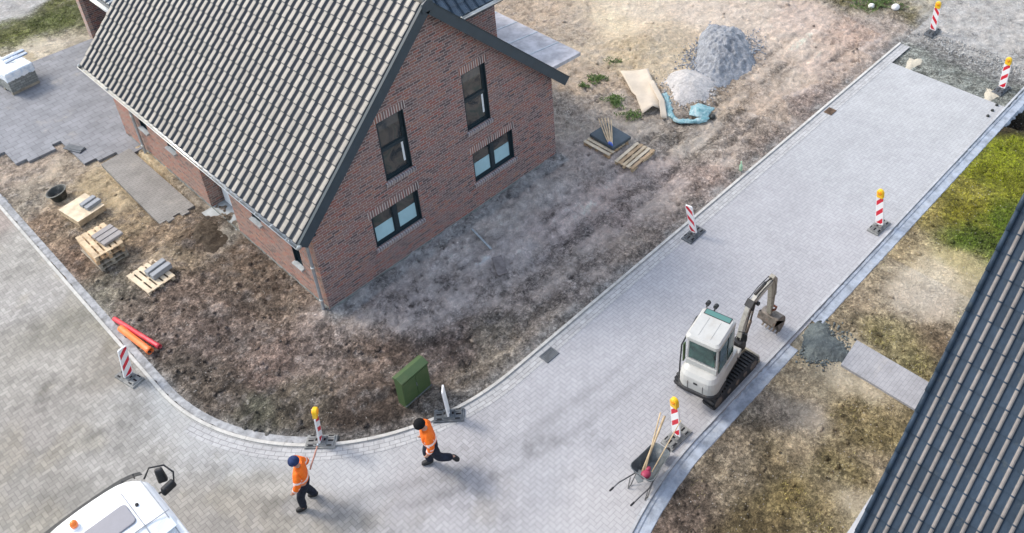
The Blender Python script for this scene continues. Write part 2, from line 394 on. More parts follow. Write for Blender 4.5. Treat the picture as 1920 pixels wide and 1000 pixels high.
    dk_ = np.exp(-((x - 6.8) / 2.6) ** 2 - ((y + 3.3) / .45) ** 2) + np.exp(-((x - 2.5) / 1.2) ** 2 - ((y + 4.0) / .5) ** 2) + .8 * np.exp(-((x + 1.3) / .8) ** 2 - ((y + 3.9) / .4) ** 2)
    col = col * (1 - 0.42 * dk_ * (sp > 0) * (0.6 + 1.5 * fbm(x, y, 2.2, 3, 151)))[:, None]
    # tufty mixture
    mott = fbm(x, y, 2.0, 4, 81) + 0.9 * fbm(x, y, 6.0, 3, 83)
    col = col * np.clip(1 + (0.95 - 0.6 * sstep(.12, .3, lum)) * mott, .4, 1.7)[:, None]
    crust = sstep(0.08, 0.2, fbm(x + .5 * y, y, 3.5, 4, 87)) * mud * 0.36
    col = col * (1 - crust[:, None]) + np.array([.36, .33, .31]) * crust[:, None]
    yard = (x > -6.6) & (x < 2.3) & (y > 11.2)
    yard |= (x > -1.5) & (x < -.2) & (y > 6.95) & (y < 11.4)
    z = np.where(yard, np.minimum(z, -0.04 + 0.0 * z), z)
    col = np.clip(col, 0.012, 0.8)
    dry = dry * ((x < 20.9) | (sv > 0) | (sp > 0))
    gm = np.clip(grass + dry, 0, 1) * np.where(plot, 0.6 * (y > 18) + 0.15, 1.0)
    return z, col, gm

# soil material
ms = M('soil', 0.95, 0.25)
p = ms.pos()
at = ms.n('ShaderNodeAttribute'); at.attribute_name = 'Col'
n1 = ms.noise(p, 2.6, 9, 0.72, 0.4); n2 = ms.noise(p, 9.0, 8, 0.78, 0.6); n3 = ms.noise(p, 30.0, 6, 0.75)
n4 = ms.noise(p, 16.0, 5, 0.8, 0.3)
f = n4.smooth(0.36, 0.64, 0.66, 1.32) * n1.smooth(0.38, 0.62, 0.72, 1.26) * n2.smooth(0.4, 0.6, 0.66, 1.38) * n3.smooth(0.36, 0.64, 0.72, 1.3)
lum = ms.n('ShaderNodeRGBToBW'); ms.link(at.outputs['Color'], lum.inputs[0]); gm = X(ms.t, at.outputs['Alpha']); kk_ = (gm * -0.1 + 1.0) * X(ms.t, lum.outputs[0]).smooth(0.27, 0.52, 1.1, 0.3)
warp = ms.n('ShaderNodeVectorMath'); warp.operation = 'ADD'; ms.link(p, warp.inputs[0]); ms.link(ms.vec(n2 * 0.22, n1 * 0.3, 0.0), warp.inputs[1])
cz = ms.noise(p, 0.8, 3, 0.6).smooth(0.42, 0.58)
clump = (ms.voro(warp.outputs[0], 8.5).smooth(0.12, 0.68, 1.16, 0.66) - 1.0) * (cz * 0.6 + 0.3) + (ms.voro(warp.outputs[0], 3.6).smooth(0.12, 0.7, 1.2, 0.66) - 1.0) * (cz * -0.5 + 0.7) + 1.0
f = ((f * (kk_ * 0.0 + 1.0)) - 1.0) * kk_ + 1.0; f = f * ((clump - 1.0) * kk_ * (gm * -0.75 + 1.0) + 1.0)
c = ms.bright(at.outputs['Color'], f)
hue = ms.noise(p, 1.7, 6, 0.7).smooth(0.4, 0.62)
c = ms.mix(hue * 0.18, c, ms.bright(ms.mix(1.0, c, (1.12, 0.95, 0.80, 1), 'MULTIPLY'), X(ms.t, ms.n('ShaderNodeValue').outputs[0]) + 1.0))
gv = ms.noise(p, 5.0, 7, 0.75)
gcol = ms.ramp(gv, [(0.3, (0.06, 0.09, 0.02, 1)), (0.5, (0.15, 0.15, 0.04, 1)), (0.7, (0.23, 0.19, 0.08, 1))])
c = ms.mix((gm * ms.noise(p, 14.0, 6, 0.8).smooth(0.42, 0.62)) * 0.35, c, gcol)
st = ms.voro(p, 11.0); c = ms.mix(st.lt(0.13) * ms.noise(p, 3.0, 2).gt(0.52) * 0.75, c, (0.5, 0.47, 0.43, 1))
c = ms.mix(ms.voro(p, 17.0).lt(0.12) * 0.6, c, (0.05, 0.04, 0.035, 1))
ms.color(c)
c = ms.mix(ms.voro(p, 6.5).lt(0.11) * ms.noise(p, 1.2, 3).smooth(0.45, 0.6) * 0.8, c, (0.6, 0.57, 0.52, 1)); ms.color(c)
ms.bump(n4 * 0.9 + n1 * 1.2 + n2 * 1.2 + n3 * 0.5 + clump * 0.55, 1.0, 0.085)
soil = grid('soil', -6.2, 34, -20, 28, 0.075, soil_fn, lambda x, y: in_view(x, y, 420) & ~((x > 0.3) & (x < 8.7) & (y > 0.3) & (y < 19)) & ~((sd_plot(x, y) < -0.5) & (sd_verge(x, y) < -0.5) & (x < 20.9)), ms.m)
tag(soil, kind='structure')

# wide ground reaching the horizon
mg = M('field', 0.95, 0.2); p = mg.pos()
mg.color(mg.ramp(mg.noise(p, 0.08, 9, 0.7), [(0.35, (0.08, 0.1, 0.035, 1)), (0.5, (0.2, 0.17, 0.12, 1)), (0.65, (0.33, 0.29, 0.22, 1))]))
mg.bump(mg.noise(p, 3.0, 6, 0.7), 0.8, 0.1)
g = MB().add([(-900, -900, -0.5), (900, -900, -0.5), (900, 900, -0.5), (-900, 900, -0.5)], [(0, 1, 2, 3)]).build('ground', mg.m)
tag(g, kind='structure')

# ------------------------------------------------------------ paving
def herring(m, x, y, wd, joint):
    """herringbone 2:1 blocks of width wd; returns joint distance mask and a random value per block"""
    a = x / wd; b = y / wd
    i = a.floor(); j = b.floor(); fx = a - i; fy = b - j
    k = (i - j).mod(4.0)
    k0 = k.near(0.0, 0.4); k1 = k.near(1.0, 0.4); k2 = k.near(2.0, 0.4); k3 = k.near(3.0, 0.4)
    d = (fx + k1 * 9).min((fx * -1.0 + 1.0) + k0 * 9).min(fy + k2 * 9).min((fy * -1.0 + 1.0) + k3 * 9)
    idv = m.vec(i - k1, j - k2, 0.0)
    rnd = m.white(idv)
    return d.smooth(0.0, joint), rnd, idv

def road_fn(x, y):
    col = palette(ROAD_SAMPLES, x + 1.2 * fbm(x, y, .6, 3, 15), y + 1.2 * fbm(x, y, .6, 3, 19), 0.565, 1.6, 2.2) * np.array([1.0, .99, .98])
    col = col * (1 + .09 * fbm(x, y, .45, 4, 161) + .10 * fbm(x, y, 1.6, 4, 163))[:, None]
    old = np.clip(1 - sstep(0.318, 0.338, col[:, 0]), 0, 1) * (x < 3)
    old = np.maximum(old, sstep(-4.75, -5.2, x))
    # tyre marks sweeping round the corner
    T = track(x, y, [(-4.9, -2.6), (-4.2, -4.0), (-3.11, -5.1), (-1.7, -5.95), (-.33, -6.6), (1.13, -7.0), (3.2, -7.3), (7, -7.4)], .13) \
        + track(x, y, [(-4.5, -4.0), (-3.95, -4.9), (-2.65, -6.0), (-1.22, -6.85), (-.02, -7.4), (1.82, -7.8), (5, -8.1)], .11) \
        + .3 * track(x, y, [(-4.7, -3.4), (-3.6, -4.7), (-2.2, -5.8), (-.6, -6.7), (1.5, -7.4), (4, -7.7)], .22)
    T = T * (0.5 + 1.5 * np.clip(fbm(x, y, 1.5, 3, 25) + .3, 0, 1)) * (1 - sstep(2, 6, x))
    sp = np.zeros(len(x))
    for cx, cy, rr in [(.9, -7.33, .3), (1.25, -7.4, .22), (.6, -7.25, .25), (.8, -8.45, .2), (-.4, -7.1, .15), (2.9, -7.0, .15), (-5.9, .9, .8), (-7.2, -.8, .7), (-5.4, -1.7, .4), (-6.3, 3.2, .6)]:
        sp += np.exp(-((x - cx) ** 2 + (y - cy) ** 2) / rr ** 2) * np.clip(.2 + 2.2 * fbm(x, y, 5, 4, 27), 0, 1)
    blot = sstep(0.0, 0.16, fbm(x * 1.0 + y * .3, y * 1.4, 1.5, 5, 91, .7)) * old
    col = col * (1 - 0.2 * np.clip(T, 0, 1) - 0.45 * np.clip(sp, 0, 1) - 0.2 * blot)[:, None]
    br = sstep(0.02, 0.2, fbm(x, y, .9, 4, 95)) * old
    col = col * (1 - br[:, None] * np.array([.01, .03, .09]))
    return np.zeros(len(x)), col, old
mr = M('paving', 0.85, 0.35)
p = mr.pos(); px, py, pz = mr.xyz(p)
s2 = 0.70710678
jm, rnd, idv = herring(mr, px, py, 0.105, 0.12)
at = mr.n('ShaderNodeAttribute'); at.attribute_name = 'Col'; old = X(mr.t, at.outputs['Alpha'])
rv = (rnd - 0.5)
dirt = mr.noise(p, 7.0, 7, 0.75)
fac = (rv * (old * 0.2 + 0.09) + 1.0) * (dirt.smooth(0.35, 0.7, 1.06, 0.93)) * (mr.noise(p, 0.9, 4).smooth(0.3, 0.7, 0.96, 1.04))
inv = jm * -1.0 + 1.0
fac = fac * (inv * (old * -0.10 - 0.24) + 1.0)
c = mr.bright(at.outputs['Color'], fac)
og = mr.noise(p, 1.6, 9, 0.75)
c = mr.mix(old * og.smooth(0.47, 0.62) * mr.noise(p, 9.0, 6, 0.8).smooth(0.38, 0.6) * 0.55, c, (0.185, 0.18, 0.16, 1))
mr.color(c); mr.bump(jm + rnd * 0.3, 0.5, 0.006)
road = grid('road', -12, 21.15, -20, 27, 0.1, road_fn, lambda x, y: in_view(x, y, 200) & (sd_plot(x, y) < -0.04) & (sd_verge(x, y) < 0.08), mr.m)
tag(road, kind='structure')

def arc_path(n=40):
    P = [(KX, 30.0)] + [(KX, KCY + i * 1.0) for i in range(20, 0, -1)]
    for i in range(n + 1):
        t = math.pi + (math.pi / 2) * i / n; P.append((KCX + KR * math.cos(t), KCY + KR * math.sin(t)))
    P += [(x, KY) for x in np.arange(2.5, 23.0, 1.0)]
    return P
def strip(name, path, prof, mat, side, wob=0.0, parent=None, closed_prof=False):
    """sweep the profile [(offset, z)] along the path; uv = arc length, offset"""
    P = [Vector((a, b, 0)) for a, b in path]; vs = []; L = [0.0]
    for a, b in zip(P, P[1:]): L.append(L[-1] + (b - a).length)
    for i, p_ in enumerate(P):
        d = (P[min(i + 1, len(P) - 1)] - P[max(i - 1, 0)]).normalized(); nrm = Vector((d.y, -d.x, 0)) * side
        for k, (o_, z_) in enumerate(prof):
            jj = wob * (random.random() - .5) if k in (0, len(prof) - 1) else 0
            vs.append(p_ + nrm * (o_ + jj) + Vector((0, 0, z_)))
    n = len(prof); fs = [(i * n + k, i * n + k + 1, (i + 1) * n + k + 1, (i + 1) * n + k) for i in range(len(P) - 1) for k in range(n - 1)]
    me = bpy.data.meshes.new(name); me.from_pydata([tuple(v) for v in vs], [], fs)
    uvl = me.uv_layers.new(name='UVMap')
    for poly in me.polygons:
        for li, vi in zip(poly.loop_indices, poly.vertices): uvl.data[li].uv = (L[vi // n], prof[vi % n][0])
    bm = bmesh.new(); bm.from_mesh(me); bmesh.ops.recalc_face_normals(bm, faces=bm.faces)
    if sum(f.normal.z for f in bm.faces) < 0: bmesh.ops.reverse_faces(bm, faces=bm.faces)
    bm.to_mesh(me); bm.free()
    me.materials.append(mat); o = bpy.data.objects.new(name, me); COL.objects.link(o)
    if parent: o.parent = parent
    return o
def block_mat(name, col, bl, bw, joint, off=0.5, var=0.2, jd=0.45):
    m = M(name, 0.85, 0.35); tc = m.n('ShaderNodeTexCoord'); u, v, _ = m.xyz(tc.outputs['UV'])
    row = (v / bw).floor(); uu = u / bl + row * off; i = uu.floor(); fx = uu - i; fy = (v / bw).fract()
    d = (fx.min(fx * -1.0 + 1.0) * bl).min(fy.min(fy * -1.0 + 1.0) * bw)
    j = d.smooth(0.0, joint); rnd = m.white(m.vec(i, row, 3.0))
    p = m.pos(); f = ((rnd - 0.5) * var + 1.0) * (j * jd + (1 - jd)) * m.noise(p, 5.0, 6, 0.75).smooth(0.3, 0.7, 0.82, 1.12)
    r_ = m.n('ShaderNodeRGB'); r_.outputs[0].default_value = col
    m.color(m.bright(r_.outputs[0], f)); m.bump(j, 0.6, 0.008); return m.m
kerbm = block_mat('kerb_concrete', (0.46, 0.45, 0.42, 1), 1.0, 0.3, 0.012, 0.0, 0.12, 0.4)
gutm = block_mat('gutter_blocks', (0.385, 0.385, 0.385, 1), 0.24, 0.118, 0.014, 0.5, 0.16, 0.42)
PATH = arc_path()
o = strip('kerb', PATH, [(0.0, -0.1), (0.0, 0.045), (0.085, 0.045), (0.09, 0.012)], kerbm, 1); tag(o, kind='structure')
GP = [q for q in PATH if q[0] > KX + .15]
o = strip('gutter', GP, [(0.092, 0.006), (0.2, 0.004), (0.34, 0.004), (0.446, 0.007)], gutm, 1); tag(o, kind='structure')
hm = simple('haunch_concrete', (0.31, 0.315, 0.32, 1), 0.95, 0.2, var=0.3, scale=5.0, bump=0.6, dirt=((0.14, 0.13, 0.12, 1), 3.0, 0.5))
hp = [q for q in PATH if q[1] > -3.6 and q[0] < 0 and q[1] < 14]
fine = []
for a, b in zip(hp, hp[1:]):
    k = max(1, int(math.dist(a, b) / 0.12)); fine += [(a[0] + (b[0] - a[0]) * i / k, a[1] + (b[1] - a[1]) * i / k) for i in range(k)]
o = strip('kerb_haunch', fine, [(-0.24, -0.06), (-0.2, 0.012), (-0.1, 0.02), (0.0, 0.015)], hm, 1, 0.07); tag(o, kind='structure')
# right-hand edge
RP = []
for i in range(24):
    t = math.pi / 2 + 0.9 * (1 - i / 23); RP.append((RX0 + RR * math.cos(t), RY - RR + RR * math.sin(t)))
RP1 = RP + [(x, RY) for x in np.arange(4.0, 7.4, 0.12)]
RP2 = [(x, RY) for x in np.arange(8.45, 24.6, 0.12)]
rb = block_mat('edge_blocks', (0.4, 0.41, 0.42, 1), 1.0, 0.5, 0.012, 0.0, 0.1, 0.4)
bluem = simple('wet_haunch', (0.27, 0.305, 0.355, 1), 0.8, 0.4, var=0.3, scale=3.5, bump=0.5, dirt=((0.4, 0.42, 0.44, 1), 2.0, 0.5))
o = strip('edging', RP + [(x, RY) for x in np.arange(4.0, 24.6, .5)], [(-0.075, 0.008), (-0.07, 0.05), (0.0, 0.05), (0.01, 0.0)], rb, 1); tag(o, kind='structure')
for nm, pp in (('edging_haunch', RP1), ('edging_haunch', RP2)):
    o = strip(nm, pp, [(0.01, 0.02), (0.09, 0.018), (0.12, -0.005), (0.34, -0.005), (0.42, -0.1)], bluem, 1, 0.09); tag(o, kind='structure')
# ------------------------------------------------------------ brick materials
def brick_mat(name, tones, mortar, soldier=False, L=0.24, H=0.0833, joint=0.011):
    m = M(name, 0.85, 0.3); p = m.pos(); x, y, z = m.xyz(p)
    ge = m.n('ShaderNodeNewGeometry'); nx, ny, nz = m.xyz(ge.outputs['True Normal'])
    sel = nx.abs().gt(0.6); u = x + (y - x) * sel
    if soldier: u, z = z * 1.0, u * 1.0; 
    row = (z / H).floor()
    off = m.white(m.vec(row, 7.0, 1.0)) * 0.35 + (row.mod(2.0)) * 0.5
    if soldier: off = row * 0.0
    uu = u / L + off; i = uu.floor(); fx = uu.fract(); fz = (z / H).fract()
    d = (fx.min(fx * -1.0 + 1.0) * L).min(fz.min(fz * -1.0 + 1.0) * H)
    if soldier: d = fz.min(fz * -1.0 + 1.0) * H
    j = d.smooth(joint * 0.35, joint); idv = m.vec(i, row, 1.0) if not soldier else m.vec(0.0, row, 1.0)
    rnd = m.white(idv)
    big = m.noise(p, 0.7, 4, 0.6)
    t = (rnd * 0.86 + big.smooth(0.3, 0.7) * 0.14)
    c = m.ramp(t, tones)
    f = m.noise(p, 40.0, 4, 0.7).smooth(0.3, 0.7, 0.8, 1.18)
    c = m.bright(c, f)
    c = m.mix(j, mortar, c); m.color(c)
    m.bump(j + rnd * 0.3, 0.6, 0.008); return m.m
TONES = [(0.0, (0.085, 0.062, 0.065, 1)), (0.16, (0.13, 0.088, 0.088, 1)), (0.34, (0.21, 0.135, 0.125, 1)), (0.5, (0.24, 0.125, 0.105, 1)), (0.62, (0.27, 0.10, 0.08, 1)), (0.76, (0.22, 0.15, 0.145, 1)), (0.9, (0.3, 0.14, 0.10, 1)), (1.0, (0.16, 0.115, 0.12, 1))]
brick = brick_mat('brick', TONES, (0.37, 0.325, 0.31, 1), joint=0.013)
lintel_brick = brick_mat('brick_upright', TONES, (0.55, 0.5, 0.47, 1), True, joint=0.016)
sill_brick = brick_mat('brick_sill', [(0, (0.15, 0.13, 0.145, 1)), (0.5, (0.25, 0.215, 0.23, 1)), (1, (0.32, 0.24, 0.23, 1))], (0.48, 0.45, 0.43, 1), True, joint=0.018)
anthra = simple('anthracite_frame', (0.016, 0.03, 0.038, 1), 0.35, 0.5, var=0.1)
slate_board = simple('slate_grey_board', (0.035, 0.052, 0.066, 1), 0.5, 0.5, var=0.12, scale=3)
zinc = simple('zinc', (0.42, 0.46, 0.49, 1), 0.42, 0.6, 0.55, var=0.15, scale=4)
gutter_light = simple('gutter_zinc_light', (0.6, 0.6, 0.57, 1), 0.35, 0.6, 0.4, var=0.12, scale=4)
glass = M('window_glass', 0.04, 0.8); pp = glass.pos()
glass.color(glass.ramp(glass.noise(pp, 1.6, 3, 0.6, 1.2), [(0.35, (0.02, 0.028, 0.034, 1)), (0.52, (0.10, 0.088, 0.078, 1)), (0.7, (0.04, 0.06, 0.055, 1))])); glass = glass.m  # brown grey mottling puts ground reflections into the pane colour
blind_m = simple('frosted_blind', (0.36, 0.56, 0.62, 1), 0.35, 0.5, var=0.07, scale=2)
white_pvc = simple('reflection_white', (0.75, 0.78, 0.8, 1), 0.4, 0.5, var=0.04)

# ------------------------------------------------------------ main house
HW, HL, RZ = 9.0, 12.3, 7.72
house = thing('brick_house', 'red brown brick house with a steep roof of glossy ribbed tiles, beside the muddy plot', 'house', (0, 0, 0))
SL = (RZ - 2.62) / 4.45          # slope of the wall top line
def gable_z(x): return RZ - abs(x - 4.5) * 1.012 - 0.02
EV = gable_z(0)
wins_up = [(2.53, 3.03, 0.91, 2.02), (5.50, 3.03, 0.91, 2.02)]
wins_lo = [(1.82, 1.03, 1.64, 1.14), (5.55, 1.03, 1.64, 1.14)]
def rect(x, z, w_, h_): return [(x, z), (x + w_, z), (x + w_, z + h_), (x, z + h_)]
def wall_with_holes(mb, outline, holes, mapf, depth):
    """outline and holes in (u, z); mapf(u, z, d) -> point with d into the wall"""
    loops = [[Vector((a, b, 0)) for a, b in outline]] + [[Vector((a, b, 0)) for a, b in h_] for h_ in holes]
    flat = [q for l in loops for q in l]; tris = tessellate_polygon(loops)
    mb.add([mapf(q.x, q.y, 0) for q in flat], [tuple(t) for t in tris])
    for h_ in holes:
        n = len(h_); mb.add([mapf(a, b, 0) for a, b in h_] + [mapf(a, b, depth) for a, b in h_], [(i, (i + 1) % n, n + (i + 1) % n, n + i) for i in range(n)])
fm = lambda u, z, d: (u, d, z)
lm = lambda u, z, d: (d, u, z)
mb = MB()
holes = [rect(*q) for q in wins_up + wins_lo]
wall_with_holes(mb, [(0, -0.3), (HW, -0.3), (HW, EV), (HW / 2, gable_z(HW / 2)), (0, EV)], holes, fm, 0.13)
lw = [(9.9, 1.25, 0.55, 0.9), (7.95, 1.42, 0.55, 0.9), (2.95, 1.42, 0.5, 0.85), (0.95, 1.02, 0.42, 1.25)]
door_o = (4.72, -0.3, 1.73, 2.5)
wall_with_holes(mb, [(0, -0.3), (HL, -0.3), (HL, EV), (0, EV)], [rect(*q) for q in lw] , lm, 0.13) if False else None
mbl = MB()
dl, dr, dh = 4.72, 6.45, 2.2
wall_with_holes(mbl, [(0, -0.3), (dl, -0.3), (dl, dh), (dr, dh), (dr, -0.3), (HL, -0.3), (HL, EV), (0, EV)], [rect(*q) for q in lw], lm, 0.12)
mbl.add([(0, dl, -0.3), (0.55, dl, -0.3), (0.55, dl, dh), (0, dl, dh)], [(0, 1, 2, 3)])
mbl.add([(0, dr, -0.3), (0.55, dr, -0.3), (0.55, dr, dh), (0, dr, dh)], [(3, 2, 1, 0)])
mbl.add([(0, dl, dh), (0.55, dl, dh), (0.55, dr, dh), (0, dr, dh)], [(0, 1, 2, 3)])
mb.add([(0, HL, -0.3), (HW, HL, -0.3), (HW, HL, EV), (HW / 2, HL, gable_z(4.5)), (0, HL, EV)], [(4, 3, 2, 1, 0)])
mb.add([(HW, 0, -0.3), (HW, HL, -0.3), (HW, HL, EV), (HW, 0, EV)], [(0, 1, 2, 3)])
mb.build('gable_wall', brick, house)
sunlit_brick = brick_mat('brick_sunlit', [(p_, (min(c_[0] * 1.25 + .04, 1), c_[1] * 1.2 + .025, c_[2] * 1.1 + .015, 1)) for p_, c_ in TONES], (0.4, 0.36, 0.32, 1))  # same brick made lighter and warmer, the sun on this wall in its colour
mbl.build('side_wall', sunlit_brick, house)
b = MB(); b.box((-0.012, 6, 0.02), (0.02, 11.9, 0.12)); b.box((4.5, -0.012, -0.01), (8.98, 0.02, 0.16)); b.build('plinth', simple('plinth_render', (0.2, 0.22, 0.21, 1), 0.9, 0.2, var=0.25, scale=4, bump=0.4), house)

def window(x, z, w_, h_, kind, mp, parent, rz=0):
    """frame as the window part, its panes, blinds and handle as sub-parts.  mp maps (u, d, z)"""
    def bx(mb, u0, u1, d0, d1, z0, z1):
        vs = [mp(u, d, zz) for zz in (z0, z1) for u, d in ((u0, d0), (u1, d0), (u1, d1), (u0, d1))]
        mb.add(vs, [(3, 2, 1, 0), (4, 5, 6, 7), (0, 1, 5, 4), (1, 2, 6, 5), (2, 3, 7, 6), (3, 0, 4, 7)])
    f = MB(); t = 0.075; e = 0.004
    # outer box frame reaching nearly to the brick face at the sides
    bx(f, x + e, x + t, 0.085, 0.16, z + e, z + h_ - e); bx(f, x + w_ - t, x + w_ - e, 0.085, 0.16, z + e, z + h_ - e)
    bx(f, x + w_ - 0.022, x + w_ - 0.004, 0.006, 0.085, z + e, z + h_ - e); bx(f, x + 0.004, x + 0.02, 0.006, 0.085, z + e, z + h_ - e)
    bx(f, x + t, x + w_ - t, 0.085, 0.16, z + e, z + t); bx(f, x + t, x + w_ - t, 0.085, 0.16, z + h_ - t, z + h_ - e)
    bx(f, x + 0.02, x + w_ - 0.022, 0.03, 0.085, z + 0.002, z + 0.02)
    panes = []
    if kind == 'two':
        mx = x + w_ / 2; bx(f, mx - 0.07, mx + 0.07, 0.08, 0.16, z + t, z + h_ - t); panes = [(x + t, mx - 0.07), (mx + 0.07, x + w_ - t)]
        zr = [(z + t, z + h_ - t)]
    elif kind == 'transom':
        mz = z + h_ * 0.5; bx(f, x + t, x + w_ - t, 0.08, 0.16, mz - 0.055, mz + 0.055); panes = [(x + t, x + w_ - t)]; zr = [(z + t, mz - 0.055), (mz + 0.055, z + h_ - t)]
    else: panes = [(x + t, x + w_ - t)]; zr = [(z + t, z + h_ - t)]
    fo = f.build('window', anthra, parent)
    s_ = MB()
    for a, b_ in panes:
        for c_, d_ in zr:
            q = MB(); bx(q, a, b_, 0.125, 0.135, c_, d_); q.build('pane', glass, fo)
            if kind == 'two':
                bl = MB(); bx(bl, a + 0.035, b_ - 0.03, 0.115, 0.122, c_ + 0.035, c_ + (d_ - c_) * 0.56); bl.build('blind', blind_m, fo)
            sash = MB(); w2 = 0.03
            bx(sash, a, a + w2, 0.1, 0.124, c_, d_); bx(sash, b_ - w2, b_, 0.1, 0.124, c_, d_); bx(sash, a + w2, b_ - w2, 0.1, 0.124, c_, c_ + w2); bx(sash, a + w2, b_ - w2, 0.1, 0.124, d_ - w2, d_)
            sash.build('sash', anthra, fo)
    if kind == 'transom':
        q = MB(); bx(q, x + w_ - t - 0.10, x + w_ - t - 0.035, 0.116, 0.123, z + 0.25, z + h_ * 0.5 - 0.1); q.build('pane_reflection_strip' if False else 'painted_reflection', white_pvc, fo)  # pale strip on the lower pane, a painted reflection
    return fo
for q in wins_up: window(*q, 'transom', lambda u, d, z: (u, d, z), house)
for q in wins_lo: window(*q, 'two', lambda u, d, z: (u, d, z), house)
for q in lw[:3]: window(*q, 'one', lambda u, d, z: (d, u, z), house)
window(*lw[3], 'one', lambda u, d, z: (d, u, z), house)
for x, z, w_, h_ in wins_up + wins_lo:
    l = MB(); l.box((x + w_ / 2, -0.002, z + h_ + 0.125), (w_ + 0.16, 0.01, 0.25)); l.build('lintel', lintel_brick, house)
    s_ = MB(); m4 = Matrix.Translation((x + w_ / 2, -0.015, z - 0.07)) @ Matrix.Rotation(R(18), 4, 'X')
    s_.box((x + w_ / 2, 0.03, z - 0.06), (w_ + 0.12, 0.19, 0.12), rx=R(14)); s_.build('sill', sill_brick, house)
pale_sill = simple('pale_sill', (0.4, 0.42, 0.42, 1), 0.7, 0.3, var=0.15, bump=0.2)
for y, z, w_, h_ in lw:
    s_ = MB(); s_.box((0.0, y + w_ / 2, z - 0.03), (0.2, w_ + 0.08, 0.06), ry=R(-8)); s_.build('sill', pale_sill, house)
# entrance: recessed white door with dark frame
d = MB(); d.box((0.5, (dl + dr) / 2, 1.0), (0.06, dr - dl - 0.02, 2.36)); d.box((0.3, dl + 0.04, 1.05), (0.5, 0.07, 2.2)); dfo = d.build('door', anthra, house)
q = MB(); q.box((0.45, dr - 0.62, 1.05), (0.05, 1.0, 1.95)); q.build('door_panel', white_pvc, dfo)
q = MB(); q.box((0.455, dl + 0.28, 1.05), (0.03, 0.36, 1.8)); q.build('pane', glass, dfo)
q = MB(); q.tube([(0.4, dr - 1.06, 0.7), (0.4, dr - 1.06, 1.4)], 0.014); q.build('handle', zinc, dfo)
st = MB(); st.box((0.1, (dl + dr) / 2, -0.03), (0.9, dr - dl - 0.03, 0.14)); st.build('doorstep', pale_sill, house)

# ------------------------------------------------------------ roof tiles as real relief
def tile_field(name, org, down, across, nrm, ncol, nrow, wdt, gauge, prof, mat, parent, step=0.028, jit=0.004, crown=None):
    mbv = []; fs = []; nu = len(prof) * ncol + 1
    org, down, across, nrm = map(Vector, (org, down, across, nrm))
    rnd = random.Random(3)
    ts = [(c_ + t) * wdt for c_ in range(ncol) for t, h_ in prof] + [ncol * wdt]
    hs = [h_ for c_ in range(ncol) for t, h_ in prof] + [prof[0][1]]
    ox = [rnd.uniform(-jit, jit) for _ in range(nrow * ncol + 1)]
    for r_ in range(nrow):
        base = len(mbv)
        for s_, dn, lift in ((0, r_ * gauge, -step), (1, (r_ + 1) * gauge - 0.016, -0.001), (2, (r_ + 1) * gauge + 0.012, -0.006), (3, (r_ + 1) * gauge + 0.012, -step - 0.012)):
            for i, (t, h_) in enumerate(zip(ts, hs)):
                c_ = min(i // len(prof), ncol - 1); j_ = ox[r_ * ncol + c_]
                mbv.append(org + down * (dn + (j_ if s_ else 0)) + across * t + nrm * (h_ + lift + (nrow * 0)))
        for s_ in (0, 1, 2):
            for i in range(nu - 1): fs.append((base + s_ * nu + i, base + s_ * nu + i + 1, base + (s_ + 1) * nu + i + 1, base + (s_ + 1) * nu + i))
    mb = MB(); mb.add(mbv, fs); npf = len(prof)
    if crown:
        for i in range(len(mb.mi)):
            k_ = (i % (nu - 1)) % npf; mb.mi[i] = 0 if (k_ in crown and (i // (nu - 1)) % 3 == 0) else 1  # crown faces take the painted glare, all others the darker material
    return mb.build(name, mat, parent)
def tile_mat(name, base, rough, spec, wdt, gauge, ax, ay, var=0.25, coat=0.0, lichen=None):
    m = M(name, rough, spec); p = m.pos(); x, y, z = m.xyz(p); s3 = [x, y, z]
    u = (s3[ax[0]] - ax[1]) / wdt; v = (s3[ay[0]] - ay[1]) / gauge
    rnd = m.white(m.vec(u.floor(), v.floor(), 1.0))
    f = (rnd - 0.5) * var + 1.0
    n = m.noise(p, 8.0, 6, 0.7)
    c_ = m.n('ShaderNodeRGB'); c_.outputs[0].default_value = base
    c = m.bright(c_.outputs[0], f * n.smooth(0.3, 0.7, 0.85, 1.15))
    if lichen: c = m.mix(m.noise(p, 5.0, 5, 0.75).smooth(0.55, 0.7) * lichen[1], c, lichen[0])
    m.color(c)
    m.link(n.smooth(0.3, 0.7, rough * 0.8, rough * 1.2) , m.b.inputs['Roughness'])
    m.b.inputs['Coat Weight'].default_value = coat; m.b.inputs['Coat Roughness'].default_value = 0.25
    m.bump(n, 0.15, 0.01); return m.m
PITCH = math.radians(45.2)
dwn = Vector((-math.cos(PITCH), 0, -math.sin(PITCH))); nL = Vector((-math.sin(PITCH), 0, math.cos(PITCH)))
ridge = Vector((4.48, -0.28, 8.02))
# crown broad and glossy, then a steep drop to a narrow trough on the -y side  (t runs towards +y)
PROF = [(0.0, 0.0), (0.1, -0.004), (0.2, 0.0), (0.28, 0.03), (0.36, 0.062), (0.46, 0.069), (0.66, 0.068), (0.86, 0.058), (0.96, 0.02)]
roof_t = tile_mat('tile_crown_glare', (0.25, 0.228, 0.195, 1), 0.45, 0.5, 0.30, 0.265, (1, -0.28), (0, 4.48), 0.28, 0.1, ((0.28, 0.26, 0.2, 1), 0.3))  # sun and sky glare on the crowns put into a pale colour
roof_d = tile_mat('tile_channel_shade', (0.018, 0.02, 0.028, 1), 0.35, 0.6, 0.30, 0.265, (1, -0.28), (0, 4.48), 0.2, 0.2)  # dark tile with the trough shade put into its colour
dark_t = tile_mat('dark_roof_tile', (0.06, 0.075, 0.09, 1), 0.4, 0.7, 0.30, 0.274, (1, -0.28), (0, 4.48), 0.3, 0.3)
NROW = 19; SLEN = NROW * 0.3705
roof = MB()
e0 = ridge + dwn * SLEN
th = 0.12
